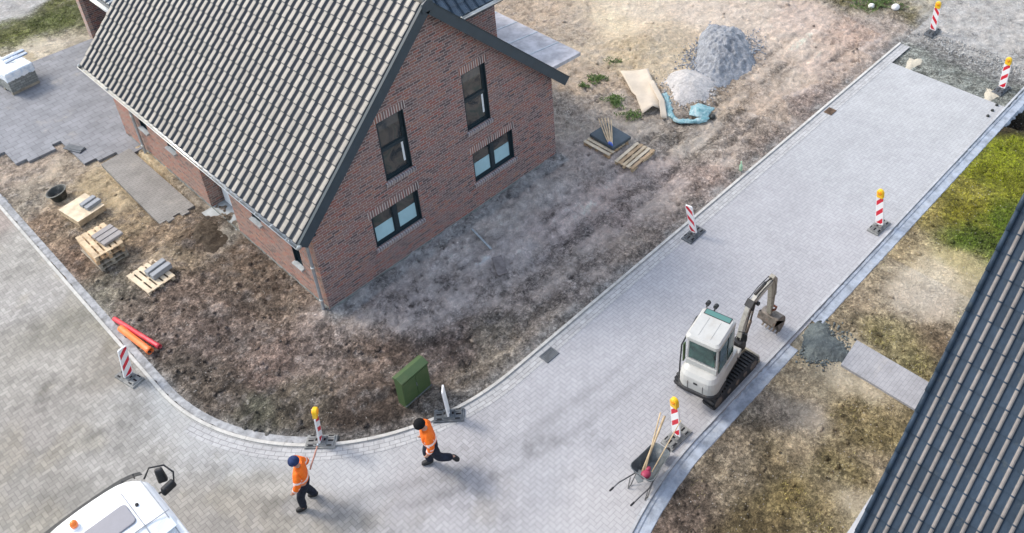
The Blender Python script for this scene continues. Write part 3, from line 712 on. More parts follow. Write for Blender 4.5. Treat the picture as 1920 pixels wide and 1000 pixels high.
A = [ridge + Vector((0, 0.02, -0.07)), e0 + Vector((0.02, 0.02, -0.07))]
Bk = [q + Vector((0, 12.86, 0)) for q in A]
roof.add([A[0], A[1], Bk[1], Bk[0]] + [q - nL * th for q in (A[0], A[1], Bk[1], Bk[0])], [(0, 1, 2, 3), (7, 6, 5, 4), (0, 4, 5, 1), (1, 5, 6, 2), (2, 6, 7, 3), (3, 7, 4, 0)])
dR = Vector((math.cos(PITCH), 0, -math.sin(PITCH))); nR = Vector((math.sin(PITCH), 0, math.cos(PITCH)))
A2 = [ridge + Vector((0, 0.02, -0.07)), ridge + dR * 7.05 + Vector((0, 0.02, -0.07))]
B2 = [q + Vector((0, 12.86, 0)) for q in A2]
roof.add([A2[0], A2[1], B2[1], B2[0]] + [q - nR * th for q in (A2[0], A2[1], B2[1], B2[0])], [(3, 2, 1, 0), (4, 5, 6, 7), (1, 5, 4, 0), (2, 6, 5, 1), (3, 7, 6, 2), (0, 4, 7, 3)])
roof_o = roof.build('roof', slate_board, house)
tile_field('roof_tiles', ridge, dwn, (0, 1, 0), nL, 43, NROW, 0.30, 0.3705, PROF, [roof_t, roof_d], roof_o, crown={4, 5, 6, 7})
tile_field('roof_tiles', ridge, dR, (0, 1, 0), nR, 43, 18, 0.30, 0.381, PROF, dark_t, roof_o)
rc = MB()
for i in range(32): rc.tube([ridge + Vector((0.0, 0.0 + i * 0.4, -0.0)), ridge + Vector((0.0, 0.42 + i * 0.4, 0.012))], [0.115, 0.128], 12)
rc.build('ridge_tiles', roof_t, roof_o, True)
# verge: dark bargeboards on the gable
for dd, nn, ln, sgn in ((dwn, nL, SLEN, -1), (dR, nR, 7.05, 1)):
    bb = MB()
    a = ridge + Vector((0, -0.02, 0)) - nn * 0.02; 
    for (y0, y1, n0, n1) in ((-0.045, 0.0, -0.26, 0.035), (0.0, 0.27, -0.215, -0.2)):
        q0 = ridge + Vector((0, y0, 0)); q1 = ridge + Vector((0, y1, 0))
        vs = [q + nn * n_ + dd * l_ for q in (q0, q1) for n_ in (n0, n1) for l_ in (0 if n_ == n0 else 0, ln)]
        bb.add(vs, [(0, 1, 3, 2), (4, 6, 7, 5), (0, 4, 5, 1), (2, 3, 7, 6), (0, 2, 6, 4), (1, 5, 7, 3)])
    bb.build('bargeboard', slate_board, roof_o)
    vt = MB(); q0 = ridge + Vector((0, -0.055, 0))
    vs = [q0 + Vector((0, yy, 0)) + nn * n_ + dd * l_ for yy in (0.0, 0.09) for n_ in (0.036, 0.062) for l_ in (0, ln)]
    vt.add(vs, [(0, 1, 3, 2), (4, 6, 7, 5), (0, 4, 5, 1), (2, 3, 7, 6), (0, 2, 6, 4), (1, 5, 7, 3)]); vt.build('verge_trim', anthra, roof_o)
apx = MB(); apx.prism([(-.2, -.25), (.2, -.25), (.17, -.0), (0.0, .1), (-.17, -.0)], (-.0, .05), m=Matrix.Translation((ridge.x, ridge.y - .02, ridge.z - .02)) @ Matrix.Rotation(R(90), 4, 'X')); apx.build('bargeboard_peak', slate_board, roof_o)
# gutters and downpipes
def half_gutter(mb, a, b, r, n=10):
    a, b = Vector(a), Vector(b); d = (b - a).normalized(); side = d.cross(Vector((0, 0, 1))).normalized(); vs = []
    for p_ in (a, b):
        for rr in (r, r - 0.012):
            for k in range(n + 1):
                t = math.pi * k / n; vs.append(p_ + side * rr * math.cos(t) - Vector((0, 0, 1)) * rr * math.sin(t))
    m_ = n + 1; fs = []
    for k in range(n): fs += [(k, k + 1, 2 * m_ + k + 1, 2 * m_ + k), (m_ + k, 3 * m_ + k, 3 * m_ + k + 1, m_ + k + 1)]
    fs += [(0, 2 * m_, 3 * m_, m_), (n, m_ + n, 3 * m_ + n, 2 * m_ + n)]
    for k in range(n): fs += [(k, m_ + k, m_ + k + 1, k + 1), (2 * m_ + k, 2 * m_ + k + 1, 3 * m_ + k + 1, 3 * m_ + k)]
    mb.add(vs, fs)
    for q in (a, b): mb.tube([q - d * 0.006, q + d * 0.006], r, 14)
gx = e0.x - 0.045; gz = e0.z - 0.01
g_ = MB(); half_gutter(g_, (gx, -0.33, gz), (gx, 12.64, gz - 0.03), 0.078); g_.tube([(gx - 0.078, -0.33, gz + 0.0), (gx - 0.078, 12.64, gz - 0.03)], 0.012, 6)
gut = g_.build('gutter', gutter_light, house, True)
for i in range(17):
    br = MB(); br.box((gx + 0.01, 0.2 + i * 0.75, gz + 0.0), (0.17, 0.025, 0.006)); br.build('gutter_bracket', zinc, gut)
# soffit under the eave
sf = MB(); sf.box((-0.2, 6.15, gz - 0.02), (0.5, 12.8, 0.02)); sf.build('soffit', slate_board, house)
for (x, y) in ((-0.1, 0.16), (-0.1, 10.65)):
    t = MB(); t.tube([(gx, y, gz - 0.06), (gx + 0.02, y, gz - 0.16), (x, y, gz - 0.42), (x, y, 0.1), (x - 0.03, y, -0.05)], 0.045, 10); dp = t.build('downpipe', zinc, house, True)
    for z_ in (0.35, 1.6):
        c = MB(); c.tube([(x, y, z_), (x, y, z_ + 0.07)], 0.056, 12); c.build('pipe_collar', gutter_light, dp, True)
# pale lower roof along the right-hand eave
sk = MB(); sk.add([(9.2, 0.12, 3.38), (10.58, 0.22, 3.2), (10.58, 12.4, 3.2), (9.2, 12.4, 3.38), (9.2, 0.12, 3.24), (10.58, 0.22, 3.08), (10.58, 12.4, 3.08), (9.2, 12.4, 3.24)], [(0, 1, 2, 3), (7, 6, 5, 4), (0, 4, 5, 1), (1, 5, 6, 2), (2, 6, 7, 3), (3, 7, 4, 0)])
lr = block_mat('x', (0.36, 0.38, 0.42, 1), .3, .4, .02)
canopy = sk.build('eave_canopy', simple('pale_roof_sheet', (0.4, 0.39, 0.41, 1), 0.65, 0.3, var=0.25, scale=2.5), house)
for i in range(11):
    sm = MB(); sm.box((9.89, i * 1.0 + 1.2, 3.296), (1.36, 0.03, 0.02), ry=R(7.4)); sm.build('sheet_seam', zinc, canopy)
# cross gable on the far side
dm = MB(); dm.box((8.0, 4.5, 4.0), (2.1, 4.0, 3.0)); dm.build('dormer_wall', brick, house)
dn2 = Vector((0, -math.cos(PITCH), -math.sin(PITCH))); nD = Vector((0, -math.sin(PITCH), math.cos(PITCH)))
dorg = Vector((6.2, 4.5, 7.62))
dr_ = MB(); vs = [(6.0, 2.12, 5.22), (9.3, 2.12, 5.22), (9.3, 4.5, 7.6), (5.0, 4.5, 7.6), (9.3, 6.88, 5.22), (6.0, 6.88, 5.22)]
dr_.add([Vector(v) for v in vs] + [Vector(v) - Vector((0, 0, 0.13)) for v in vs], [(0, 1, 2, 3), (3, 2, 4, 5), (9, 8, 7, 6), (11, 10, 8, 9), (0, 6, 7, 1), (1, 7, 8, 2), (2, 8, 10, 4), (4, 10, 11, 5), (0, 3, 9, 6), (3, 5, 11, 9)])
dro = dr_.build('dormer_roof', slate_board, house)
blue_t = tile_mat('blue_glazed_tile', (0.03, 0.055, 0.085, 1), 0.3, 0.7, 0.3, 0.274, (0, 9.3), (1, 4.5), 0.3, 0.4)
tile_field('dormer_tiles', (9.3, 4.5, 7.66), dn2, (-1, 0, 0), nD, 12, 9, 0.30, 0.37, PROF, blue_t, dro)
g_ = MB(); half_gutter(g_, (7.35, 2.06, 5.26), (9.35, 2.06, 5.26), 0.075); g_.build('dormer_gutter', gutter_light, dro, True)

# ------------------------------------------------------------ neighbour's house (right)
nh = thing('neighbour_house', 'house under a dark blue grey ribbed tile roof at the right edge', 'house', (0, 0, 0))
NP = math.radians(47.0)
nb = MB(); nb.add([(0.9, -15.35, -0.4), (12.3, -15.35, -0.4), (12.3, -15.35, 3.6), (6.6, -15.35, 9.2), (0.9, -15.35, 3.3), (0.9, -24, -0.4), (12.3, -24, -0.4), (12.3, -24, 3.6), (6.6, -24, 9.2), (0.9, -24, 3.3)], [(0, 1, 2, 3, 4), (9, 8, 7, 6, 5), (0, 4, 9, 5), (1, 6, 7, 2)])
nb.build('wall', brick, nh)
nr = Vector((6.62, -15.0, 9.55)); nd = Vector((-math.cos(NP), 0, -math.sin(NP))); nn_ = Vector((-math.sin(NP), 0, math.cos(NP)))
NPROF = [(0.0, 0.0), (0.28, 0.0), (0.54, 0.0), (0.59, 0.01), (0.64, 0.034), (0.74, 0.047), (0.85, 0.046), (0.94, 0.03), (0.985, 0.005)]
ntile = tile_mat('blue_grey_tile', (0.026, 0.042, 0.064, 1), 0.55, 0.2, 0.209, 0.267, (1, -15.0), (0, 6.62), 0.3, 0.0, ((0.09, 0.1, 0.09, 1), 0.3))
nro = MB()
for dd_, nm_, L_ in ((nd, nn_, 24 * 0.392), (Vector((math.cos(NP), 0, -math.sin(NP))), Vector((math.sin(NP), 0, math.cos(NP))), 9.4)):
    q = [nr, nr + dd_ * L_, nr + dd_ * L_ + Vector((0, -9, 0)), nr + Vector((0, -9, 0))]
    q = [v - nm_ * 0.035 for v in q]
    nro.add(q + [v - nm_ * 0.14 for v in q], [(0, 1, 2, 3), (7, 6, 5, 4), (0, 4, 5, 1), (1, 5, 6, 2), (2, 6, 7, 3)])
nrib = tile_mat('tile_rib_glare', (0.19, 0.17, 0.158, 1), 0.6, 0.3, 0.209, 0.267, (1, -15.0), (0, 6.62), 0.25, 0.1, ((0.2, 0.17, 0.15, 1), 0.4))  # sky reflection along the ribs put into a pale colour
nroof = nro.build('roof', slate_board, nh)
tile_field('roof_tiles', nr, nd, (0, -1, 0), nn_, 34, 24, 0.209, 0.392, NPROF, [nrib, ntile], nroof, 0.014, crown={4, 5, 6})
tile_field('roof_tiles', nr, (math.cos(NP), 0, -math.sin(NP)), (0, -1, 0), (math.sin(NP), 0, math.cos(NP)), 34, 23, 0.209, 0.392, NPROF, ntile, nroof, 0.02)
vt = MB()
for i in range(24):
    a = nr + nd * (i * 0.392) + Vector((0, 0.03, 0)) + nn_ * 0.01; b_ = nr + nd * ((i + 1) * 0.392 + 0.01) + Vector((0, 0.03, 0)) + nn_ * 0.028
    vt.tube([a, b_], [0.04, 0.047], 8)
vt.build('verge_tiles', ntile, nroof, True)

# ------------------------------------------------------------ garage behind (top left)
ga = thing('brick_garage', 'brick garage painted sunlit pale, with an open dark bay, behind the far end of the tiled roof', 'garage', (0, 0, 0))
gb = MB()
gb.box((5.0, 19.72, 1.3), (5.9, 0.36, 3.2)); gb.box((5.0, 14.0, 1.3), (5.9, 0.36, 3.2)); gb.box((7.8, 16.9, 1.3), (0.3, 5.3, 3.2)); gb.box((2.2, 16.86, 2.62), (0.3, 5.34, 0.55))
sunlit_pale_b = brick_mat('brick_sunlit_pale', [(p_, (min(c_[0] * 1.2 + .14, 1), c_[1] * 1.1 + .14, c_[2] * 1.05 + .12, 1)) for p_, c_ in TONES], (0.5, 0.46, 0.42, 1))  # house brick paled, sunlight on the garage front put into the colour
gb.build('wall', sunlit_pale_b, ga)
gd = MB(); gd.box((3.3, 16.86, 1.1), (0.06, 5.3, 2.6)); [gd.box((3.26, 16.86, 0.3 + i * 0.5), (0.03, 5.2, 0.03)) for i in range(5)]; gd.build('garage_door', anthra, ga)
gi = MB(); gi.box((2.75, 19.53, 1.15), (1.1, 0.02, 2.3)); gi.build('reveal', brick, ga)  # left in the darker brick, the bay's shade in its colour
gr = MB(); gr.add([(1.85, 13.7, 2.98), (8.2, 13.7, 4.6), (8.2, 20.1, 4.6), (1.85, 20.1, 2.98), (1.85, 13.7, 2.86), (8.2, 13.7, 4.48), (8.2, 20.1, 4.48), (1.85, 20.1, 2.86)], [(0, 1, 2, 3), (7, 6, 5, 4), (0, 4, 5, 1), (1, 5, 6, 2), (2, 6, 7, 3), (3, 7, 4, 0)])
gro = gr.build('roof', slate_board, ga)
ga_p = math.atan2(1.62, 6.35)
tile_field('roof_tiles', (7.9, 13.75, 4.6), (-math.cos(ga_p), 0, -math.sin(ga_p)), (0, 1, 0), (-math.sin(ga_p), 0, math.cos(ga_p)), 21, 16, 0.30, 0.385, PROF, blue_t, gro)
g_ = MB(); half_gutter(g_, (1.76, 13.7, 2.98), (1.76, 20.1, 2.96), 0.08); g_.build('gutter', gutter_light, ga, True)
# ------------------------------------------------------------ paved yard, paths
def flat_poly(name, pts, z, mat, th=0.06, parent=None):
    mb = MB(); n = len(pts); mb.prism(pts, (z - th, z)); return mb.build(name, mat, parent)
def slab_mat(name, col, sx, sy, joint, var, off=0.5, jd=0.4):
    m = M(name, 0.85, 0.3); p = m.pos(); x, y, z = m.xyz(p); row = (y / sy).floor(); u = x / sx + row * off; fx = u.fract(); fy = (y / sy).fract()
    d = (fx.min(fx * -1.0 + 1.0) * sx).min(fy.min(fy * -1.0 + 1.0) * sy); j = d.smooth(joint * .3, joint); rnd = m.white(m.vec(u.floor(), row, 2.0))
    f = ((rnd - 0.5) * var + 1.0) * (j * jd + (1 - jd)) * m.noise(p, 1.3, 8, 0.72).smooth(0.3, 0.7, 0.84, 1.14)
    c_ = m.n('ShaderNodeRGB'); c_.outputs[0].default_value = col
    c = m.bright(c_.outputs[0], f); c = m.mix(m.noise(p, 0.9, 8, 0.75).smooth(0.56, 0.72) * 0.5, c, (0.42, 0.39, 0.34, 1))
    m.color(c); m.bump(j, 0.5, 0.006); return m.m
yardm = slab_mat('yard_slabs', (0.225, 0.23, 0.245, 1), 0.4, 0.26, 0.012, 0.14)
pts = [(-3.3, 14.5), (-3.3, 13.5), (-2.95, 13.5), (-2.95, 13.3), (-2.05, 13.3), (-2.05, 13.62), (-1.75, 13.62), (-1.75, 11.7), (-1.35, 11.7), (-1.35, 11.5), (-0.75, 11.5), (-0.75, 11.0), (-0.02, 11.0), (-0.02, 12.32), (2.0, 12.32), (2.0, 19.5), (-0.35, 19.6), (-1.6, 19.9), (-6.5, 20.2), (-6.5, 14.5)]
o = flat_poly('paved_yard', pts, 0.055, yardm, 0.1); tag(o, kind='structure')
walkm = slab_mat('walk_slabs', (0.25, 0.24, 0.225, 1), 0.2, 0.1, 0.008, 0.12)
walk = []
walk += [(-1.12, 11.1), (-1.5, 7.05)]
xs_ = [(-1.5, 6.9), (-1.28, 6.9), (-1.28, 6.78), (-1.06, 6.78), (-1.06, 6.92), (-0.84, 6.92), (-0.84, 6.72), (-0.6, 6.72), (-0.6, 6.86), (-0.36, 6.86)]
walk = [(-1.4, 11.2)] + xs_ + [(-0.36, 11.3)]
o = flat_poly('garden_walk', walk, 0.085, walkm, 0.12); tag(o, kind='structure')
pathm = slab_mat('path_slabs', (0.31, 0.315, 0.33, 1), 0.2, 0.1, 0.007, 0.07, jd=0.25)
o = flat_poly('front_path', [(7.66, -11.55), (7.66, -15.4), (8.62, -15.4), (8.62, -11.45)], 0.05, pathm, 0.12); tag(o, kind='structure')
padm = simple('pad_concrete', (0.42, 0.44, 0.46, 1), 0.9, 0.2, var=0.12, scale=3, bump=0.2)
o = flat_poly('splash_strip', [(-2, -16), (5.05, -16), (4.95, -13.95), (3.9, -14.0), (-2, -14.0)], 0.03, padm, 0.1); tag(o, kind='structure')
# loose slab pieces on the yard edge
dk = simple('dark_rubber_mat', (0.12, 0.13, 0.14, 1), 0.8, 0.3, var=0.2)
q = MB(); q.box((0, 0, 0.03), (0.75, 0.28, 0.045)); q.box((0.1, 0.02, 0.065), (0.5, 0.2, 0.02), rz=0.1)
tag(q.build('grey_sheet', dk, bevel=0.008, loc=(-1.62, 12.75, 0.055), rz=R(-68)), 'small dark grey sheet lying on the edge of the paved yard', 'sheet')

# drains
iron = simple('cast_iron', (0.12, 0.13, 0.14, 1), 0.5, 0.5, 0.5, var=0.2); rust = simple('rusty_iron', (0.12, 0.08, 0.055, 1), 0.8, 0.3, 0.2, var=0.4)
for x, y, lab, mt in ((2.93, -5.68, 'grey slotted drain grate in the gutter of the curve', iron), (16.96, -5.6, 'small brown drain grate in the gutter near the end of the paving', rust)):
    t = thing('drain_grate', lab, 'drain', (x, y, 0.0), group='gutter drains')
    f = MB(); L_, W_ = (0.44, 0.28) if mt is iron else (0.36, 0.26)
    for sx, sy, dx, dy in ((0, 1, L_, .035), (0, -1, L_, .035), (1, 0, .035, W_ - .035), (-1, 0, .035, W_ - .035)): f.box((sx * (L_ - .035) / 2, sy * (W_) / 2, 0.014), (dx, dy, 0.026))
    f.build('frame', mt, t, bevel=0.003)
    b = MB(); [b.box((-L_ / 2 + .04 + i * (L_ - .08) / 8, 0, 0.012), (0.022, W_ - 0.04, 0.02)) for i in range(9)]; b.build('bars', mt, t)
    b = MB(); b.box((0, 0, 0.006), (L_ - .04, W_ - .04, 0.004)); b.build('pit', dk, t)

# ------------------------------------------------------------ traffic beacons
plast_w = simple('beacon_white', (0.82, 0.82, 0.82, 1), 0.35, 0.5, var=0.05)
grey_rec = simple('recycled_plastic', (0.2, 0.205, 0.2, 1), 0.8, 0.3, var=0.3, scale=5, bump=0.3, dirt=((0.36, 0.34, 0.31, 1), 3.5, 0.6))
dark_rec = simple('recycled_plastic_dark', (0.1, 0.11, 0.12, 1), 0.8, 0.3, var=0.3, scale=5, bump=0.3, dirt=((0.25, 0.24, 0.22, 1), 3.5, 0.5))
slotm = simple('slot_shade', (0.02, 0.02, 0.022, 1), 0.9, 0.1)  # near-black plates stand in for the shade inside the open slots
yellow = simple('lamp_yellow', (0.85, 0.50, 0.01, 1), 0.35, 0.5, var=0.06)
amber = M('amber_lens', 0.15, 0.8); amber.color((0.9, 0.30, 0.0, 1)); amber = amber.m
def stripe_mat(name, sgn):
    m = M(name, 0.4, 0.5); x, y, z = m.xyz(m.pos()); w_ = (y * sgn * 1.15 + z) / 0.40
    s_ = (w_ + 0.06).fract().lt(0.42); e = y.abs().lt(0.107) * z.gt(0.03) * z.lt(0.975)
    n = m.noise(m.pos(), 9, 5, .7).smooth(.5, .75, 0, .2)
    c = m.mix(s_ * e, (0.8, 0.8, 0.8, 1), (0.62, 0.012, 0.035, 1)); m.color(m.mix(n, c, (.4, .38, .35, 1))); return m.m
STR = {1: stripe_mat('stripes_rising', 1), -1: stripe_mat('stripes_falling', -1)}
def beacon(loc, rz, lean, lamp, sgn, label, base=grey_rec, dark=False, plain=False, bsc=1.0):
    t = thing('traffic_beacon', label, 'traffic beacon', loc, rz, 'striped traffic beacons along the new road')
    b = MB()
    L_, W_ = 0.76 * bsc, 0.37 * bsc
    for x0, x1, wd, h in ((-L_ / 2, L_ / 2, W_, 0.055), (-L_ / 2 + 0.05, L_ / 2 - 0.05, W_ - 0.07, 0.085), (-0.13, 0.13, W_ - 0.12, 0.125)):
        z0 = {0.055: 0.0, 0.085: 0.055, 0.125: 0.085}[h]; b.box(((x0 + x1) / 2, 0, (z0 + h) / 2), (x1 - x0, wd, h - z0), taper=0.97)
    for sx in (-1, 1):
        for sy in (-1, 1): b.box((sx * 0.24, sy * 0.085, 0.092), (0.16, 0.05, 0.016))
    bo = b.build('base', base, t, bevel=0.008)
    for sx in (-1, 1):
        for yy, ww, ll, xx in ((0.0, 0.045, 0.13, 0.24), (0.135, 0.03, 0.12, 0.22), (-0.135, 0.03, 0.12, 0.22), (0.0, 0.07, 0.05, 0.1)): s_ = MB(); s_.box((sx * xx, yy, 0.0863 if xx != 0.1 else 0.126), (ll, ww, 0.004)); s_.build('slot_shade_plate', slotm, bo)
    lx, ly = lean
    f = MB(); pts = []
    hw = 0.125
    prof_ = [(-hw + .02, 0.0), (hw - .02, 0.0), (hw, 0.02), (hw, 0.975), (hw - .03, 1.0), (-hw + .03, 1.0), (-hw, 0.975), (-hw, 0.02)]
    n = len(prof_); vs = [(d_ + 0, y_, z_) for d_ in (-0.02, 0.02) for y_, z_ in prof_]
    f.add(vs, [tuple(range(n)), tuple(reversed(range(n, 2 * n)))] + [(i, n + i, n + (i + 1) % n, (i + 1) % n) for i in range(n)])
    f.box((0, 0, -0.03), (0.05, 0.06, 0.1)); 
    bd = f.build('board', plast_w if plain else STR[sgn], t, bevel=0.004)
    bd.location = (0, 0, 0.13); bd.rotation_euler = (lx, ly, 0)
    if plain: bd['label'] = 'white board seen nearly edge-on'
    if lamp:
        l = MB(); rr = 0.1
        ring = [(y_, z_) for y_, z_ in [(-0.085, 0), (0.085, 0), (0.1, 0.03), (0.1, 0.17)]] + [(0.1 * math.cos(a), 0.19 + 0.1 * math.sin(a)) for a in [math.pi * k / 10 for k in range(11)]] + [(-0.1, 0.17), (-0.1, 0.03)]
        n = len(ring); vs = [(d_, y_, z_ + 0.98) for d_ in (-0.055, 0.055) for y_, z_ in ring]
        l.add(vs, [tuple(range(n)), tuple(reversed(range(n, 2 * n)))] + [(i, n + i, n + (i + 1) % n, (i + 1) % n) for i in range(n)])
        lo = l.build('lamp', yellow, t, bevel=0.015); lo.location = bd.location; lo.rotation_euler = bd.rotation_euler
        for sx in (-1, 1):
            e = MB(); e.sphere((sx * 0.055, 0, 1.17), (0.03, 0.07, 0.07), 8); le = e.build('lens', amber, lo, True)
    return t
def vlean(a, b): return (a, b)
beacon((24.0, -5.88, 0.0), 0, (R(1), 0), True, -1, 'red and white beacon with yellow lamp at the muddy far end of the plot kerb', dark_rec)
beacon((22.05, -9.5, -0.05), R(-4), (R(0), 0), True, 1, 'red and white beacon with yellow lamp on the wet screeded strip beside three black studs', dark_rec)
beacon((12.87, -9.74, 0.0), R(-2), (R(-7), 0), True, 1, 'red and white beacon with yellow lamp alone on the road edge, nearest the green grass', grey_rec)
beacon((8.97, -5.77, 0.0), R(2), (R(-10), R(-3)), False, -1, 'striped beacon without a lamp on a dark base by the plot kerb', dark_rec)
beacon((3.2, -9.72, 0.0), R(-2), (R(-5), R(0)), True, 1, 'red and white beacon with yellow lamp standing just past the wheelbarrow', grey_rec)
beacon((-2.6, -3.38, 0.0), R(-47), (R(3), R(5)), True, 1, 'beacon with yellow lamp turned sideways behind the worker with the long handle', grey_rec, bsc=1.0)
beacon((-0.05, -5.14, 0.0), R(-44), (R(2), R(-2)), False, 1, 'white beacon board seen edge-on beside the green cabinet', dark_rec, plain=True)
beacon((-4.84, 2.02, 0.0), R(-78), (R(-6), R(4)), False, -1, 'striped beacon without a lamp facing the camera beside the orange and red pipes', grey_rec)

# ------------------------------------------------------------ electrical cabinet
gm_ = M('green_paint', 0.55, 0.4); pq = gm_.pos()
gm_.color(gm_.mix(gm_.noise(pq, 3.0, 6, 0.7).smooth(0.45, 0.7) * 0.5, (0.05, 0.088, 0.034, 1), (0.085, 0.11, 0.045, 1))); green = gm_.m
cab = thing('electrical_cabinet', 'green electrical distribution cabinet standing in the mud by the kerb', 'cabinet', (-0.22, -4.03, 0.0), R(3))
b = MB(); b.box((0, 0, 0.48), (0.84, 0.3, 0.98)); bo = b.build('body', green, cab, bevel=0.012)
b = MB(); b.add([(-.44, -.18, .97), (.44, -.18, .97), (.44, .18, .97), (-.44, .18, .97), (-.44, -.18, 1.01), (.44, -.18, 1.01), (.44, .18, 1.01), (-.44, .18, 1.01), (-.44, 0.02, 1.09), (.44, 0.02, 1.09)], [(3, 2, 1, 0), (0, 1, 5, 4), (2, 3, 7, 6), (1, 2, 6, 9, 5), (3, 0, 4, 8, 7), (4, 5, 9, 8), (6, 7, 8, 9)]); b.build('lid', green, cab, bevel=0.006)
b = MB(); [b.box((0.0 + s_ * .205, -0.156, 0.56), (0.4, 0.014, 0.72)) for s_ in (-1, 1)]; b.build('door', green, cab, bevel=0.004)
b = MB(); b.box((0, -0.155, 0.13), (0.86, 0.03, 0.03)); b.box((-0.0, -0.168, 0.6), (0.02, 0.012, 0.12)); b.build('handle', dk, cab)

# ------------------------------------------------------------ pipes
for loc, L_, rz, r_, col, lab in (((-4.02, 3.27, 0.09), 1.95, R(-79), 0.062, (0.52, 0.035, 0.055, 1), 'long red plastic pipe lying on the soil beside the kerb'), ((-4.16, 3.05, 0.1), 1.42, R(-83), 0.085, (0.75, 0.17, 0.035, 1), 'thicker orange drain pipe lying against the red pipe')):
    m_ = simple('pipe_' + lab.split()[1], col, 0.4, 0.5, var=0.12, dirt=((0.3, 0.2, 0.15, 1), 6, 0.35))
    t = MB(); n = 20; L2 = L_ / 2
    prof_ = [(-L2, r_ - .006), (-L2, r_), (L2 - .14, r_), (L2 - .12, r_ * 1.12), (L2, r_ * 1.12), (L2, r_ * 1.04), (L2 - .1, r_ - .006), (-L2, r_ - .006)]
    t.loft([[Vector((x_, rr * math.cos(2 * math.pi * k / n), rr * math.sin(2 * math.pi * k / n))) for k in range(n)] for x_, rr in prof_], cap=False)
    o = t.build('pipe', m_, smooth=True, loc=loc, rz=rz); tag(o, lab, 'pipe')

# ------------------------------------------------------------ pallets and blocks
woods = [simple('pallet_wood', (0.52, 0.40, 0.26, 1), 0.8, 0.3, var=0.3, scale=4, bump=0.3), simple('pallet_wood_pale', (0.6, 0.5, 0.36, 1), 0.8, 0.3, var=0.2, scale=4, bump=0.3), simple('pallet_wood_grey', (0.33, 0.29, 0.23, 1), 0.85, 0.3, var=0.3, scale=4, bump=0.3), simple('pallet_wood_old', (0.43, 0.30, 0.18, 1), 0.85, 0.3, var=0.3, scale=4, bump=0.3)]
def pallet(loc, rz, label, group='wooden pallets', L_=1.2, W_=0.8, nb=5, wood=0, gaps=True, mixed=False, narrow=False):
    t = thing('pallet', label, 'pallet', loc, rz, group)
    wd = (W_ / nb) * (0.72 if gaps else 0.985); 
    for i in range(nb):
        b = MB(); y = -W_ / 2 + wd / 2 + i * (W_ - wd) / (nb - 1)
        b.box((random.uniform(-.008, .008), y, 0.133), (L_, wd if not (i in (0, 2, 4) and gaps and not narrow) else wd * 1.2, 0.022), rz=random.uniform(-.008, .008)); b.build('deck_board', woods[wood if not mixed else (3, 1, 0, 3, 1, 1, 0)[i % 7]], t, bevel=0.003)
    for x_ in (-1, 0, 1):
        b = MB(); b.box((x_ * (L_ / 2 - .06), 0, 0.111), (0.1, W_, 0.02)); b.build('cross_board', woods[wood], t)
    for x_ in (-1, 0, 1):
        for y_ in (-1, 0, 1): b = MB(); b.box((x_ * (L_ / 2 - .07), y_ * (W_ / 2 - .05), 0.061), (0.1, 0.09, 0.08)); b.build('block', woods[wood], t)
    for y_ in (-1, 0, 1): b = MB(); b.box((0, y_ * (W_ / 2 - .05), 0.01), (L_, 0.095, 0.02)); b.build('runner', woods[wood], t)
    return t
conc = simple('kerb_block_concrete', (0.3, 0.315, 0.33, 1), 0.85, 0.3, var=0.12, scale=5, bump=0.2)
conc2 = simple('kerb_block_concrete_warm', (0.3, 0.28, 0.27, 1), 0.85, 0.3, var=0.12, scale=5, bump=0.2)
def kblock(loc, rz, label, size, grp, mt=conc, tilt=0):
    b = MB(); b.box((0, 0, size[2] / 2), size); o = b.build('concrete_block', mt, bevel=0.012, loc=loc, rz=rz)
    tag(o, label, 'block', grp); return o
# first: plywood covered crate with two blocks
pl = thing('plywood_crate', 'flat plywood covered crate carrying two grey blocks, nearest the black tub', 'crate', (-2.84, 9.25, 0.02), R(9))
b = MB(); b.box((0, 0, 0.27), (0.92, 1.06, 0.025)); b.build('lid', woods[1], pl, bevel=0.003)
b = MB(); [b.box((s_ * .435, 0, 0.155), (0.03, 1.02, 0.2)) for s_ in (-1, 1)]; [b.box((0, s_ * .495, 0.155), (0.84, 0.03, 0.2)) for s_ in (-1, 1)]; b.build('side', woods[0], pl, bevel=0.003)
b = MB(); [b.box((x_ * .38, 0, 0.025), (0.09, 1.0, 0.05)) for x_ in (-1, 0, 1)]; b.build('runner', woods[2], pl)
for i, (dx, nm) in enumerate(((0.0, 'left'), (0.0, 'right'))):
    kblock((-2.60 + 0.0 + i * 0.0 + 0.045 * i, 9.28 - i * 0.25, 0.305), R(13), ('far' if i == 0 else 'near') + ' one of the two blocks on the plywood crate', (0.5, 0.17, 0.12), 'grey blocks on the crate and pallets')
# second: tall stack of pallets
for k in range(4):
    pallet((-3.22 + random.uniform(-.03, .03), 6.95 + random.uniform(-.04, .04), 0.0 + k * 0.16), R(91 + random.uniform(-3, 3)), ['lowest', 'second lowest', 'second highest', 'topmost'][k] + ' pallet of the tall stack in the mud', 'pallets in the tall stack', 1.3, 0.85, 5, (2, 2, 3, 0)[k])
for i in range(3):
    kblock((-3.0 + i * 0.03, 7.13 - i * 0.235, 0.64 + 0.146 - 0.146 + 0.0), R(8), ['farthest', 'middle', 'nearest'][i] + ' of the three brown grey slabs on the tall pallet stack', (0.62, 0.2, 0.09), 'slabs on the tall pallet stack', conc2)
# third pallet
pallet((-2.76, 4.93, 0.02), R(95), 'pale pallet in the mud carrying two grey kerb blocks', 'wooden pallets', 1.14, 0.84, 5, 1)
for i in range(2):
    kblock((-2.53 + i * 0.04, 5.02 - i * 0.25, 0.167), R(9), ('far' if i == 0 else 'near') + ' one of the two kerb blocks on the single pale pallet', (0.62, 0.17, 0.18), 'grey blocks on the crate and pallets')
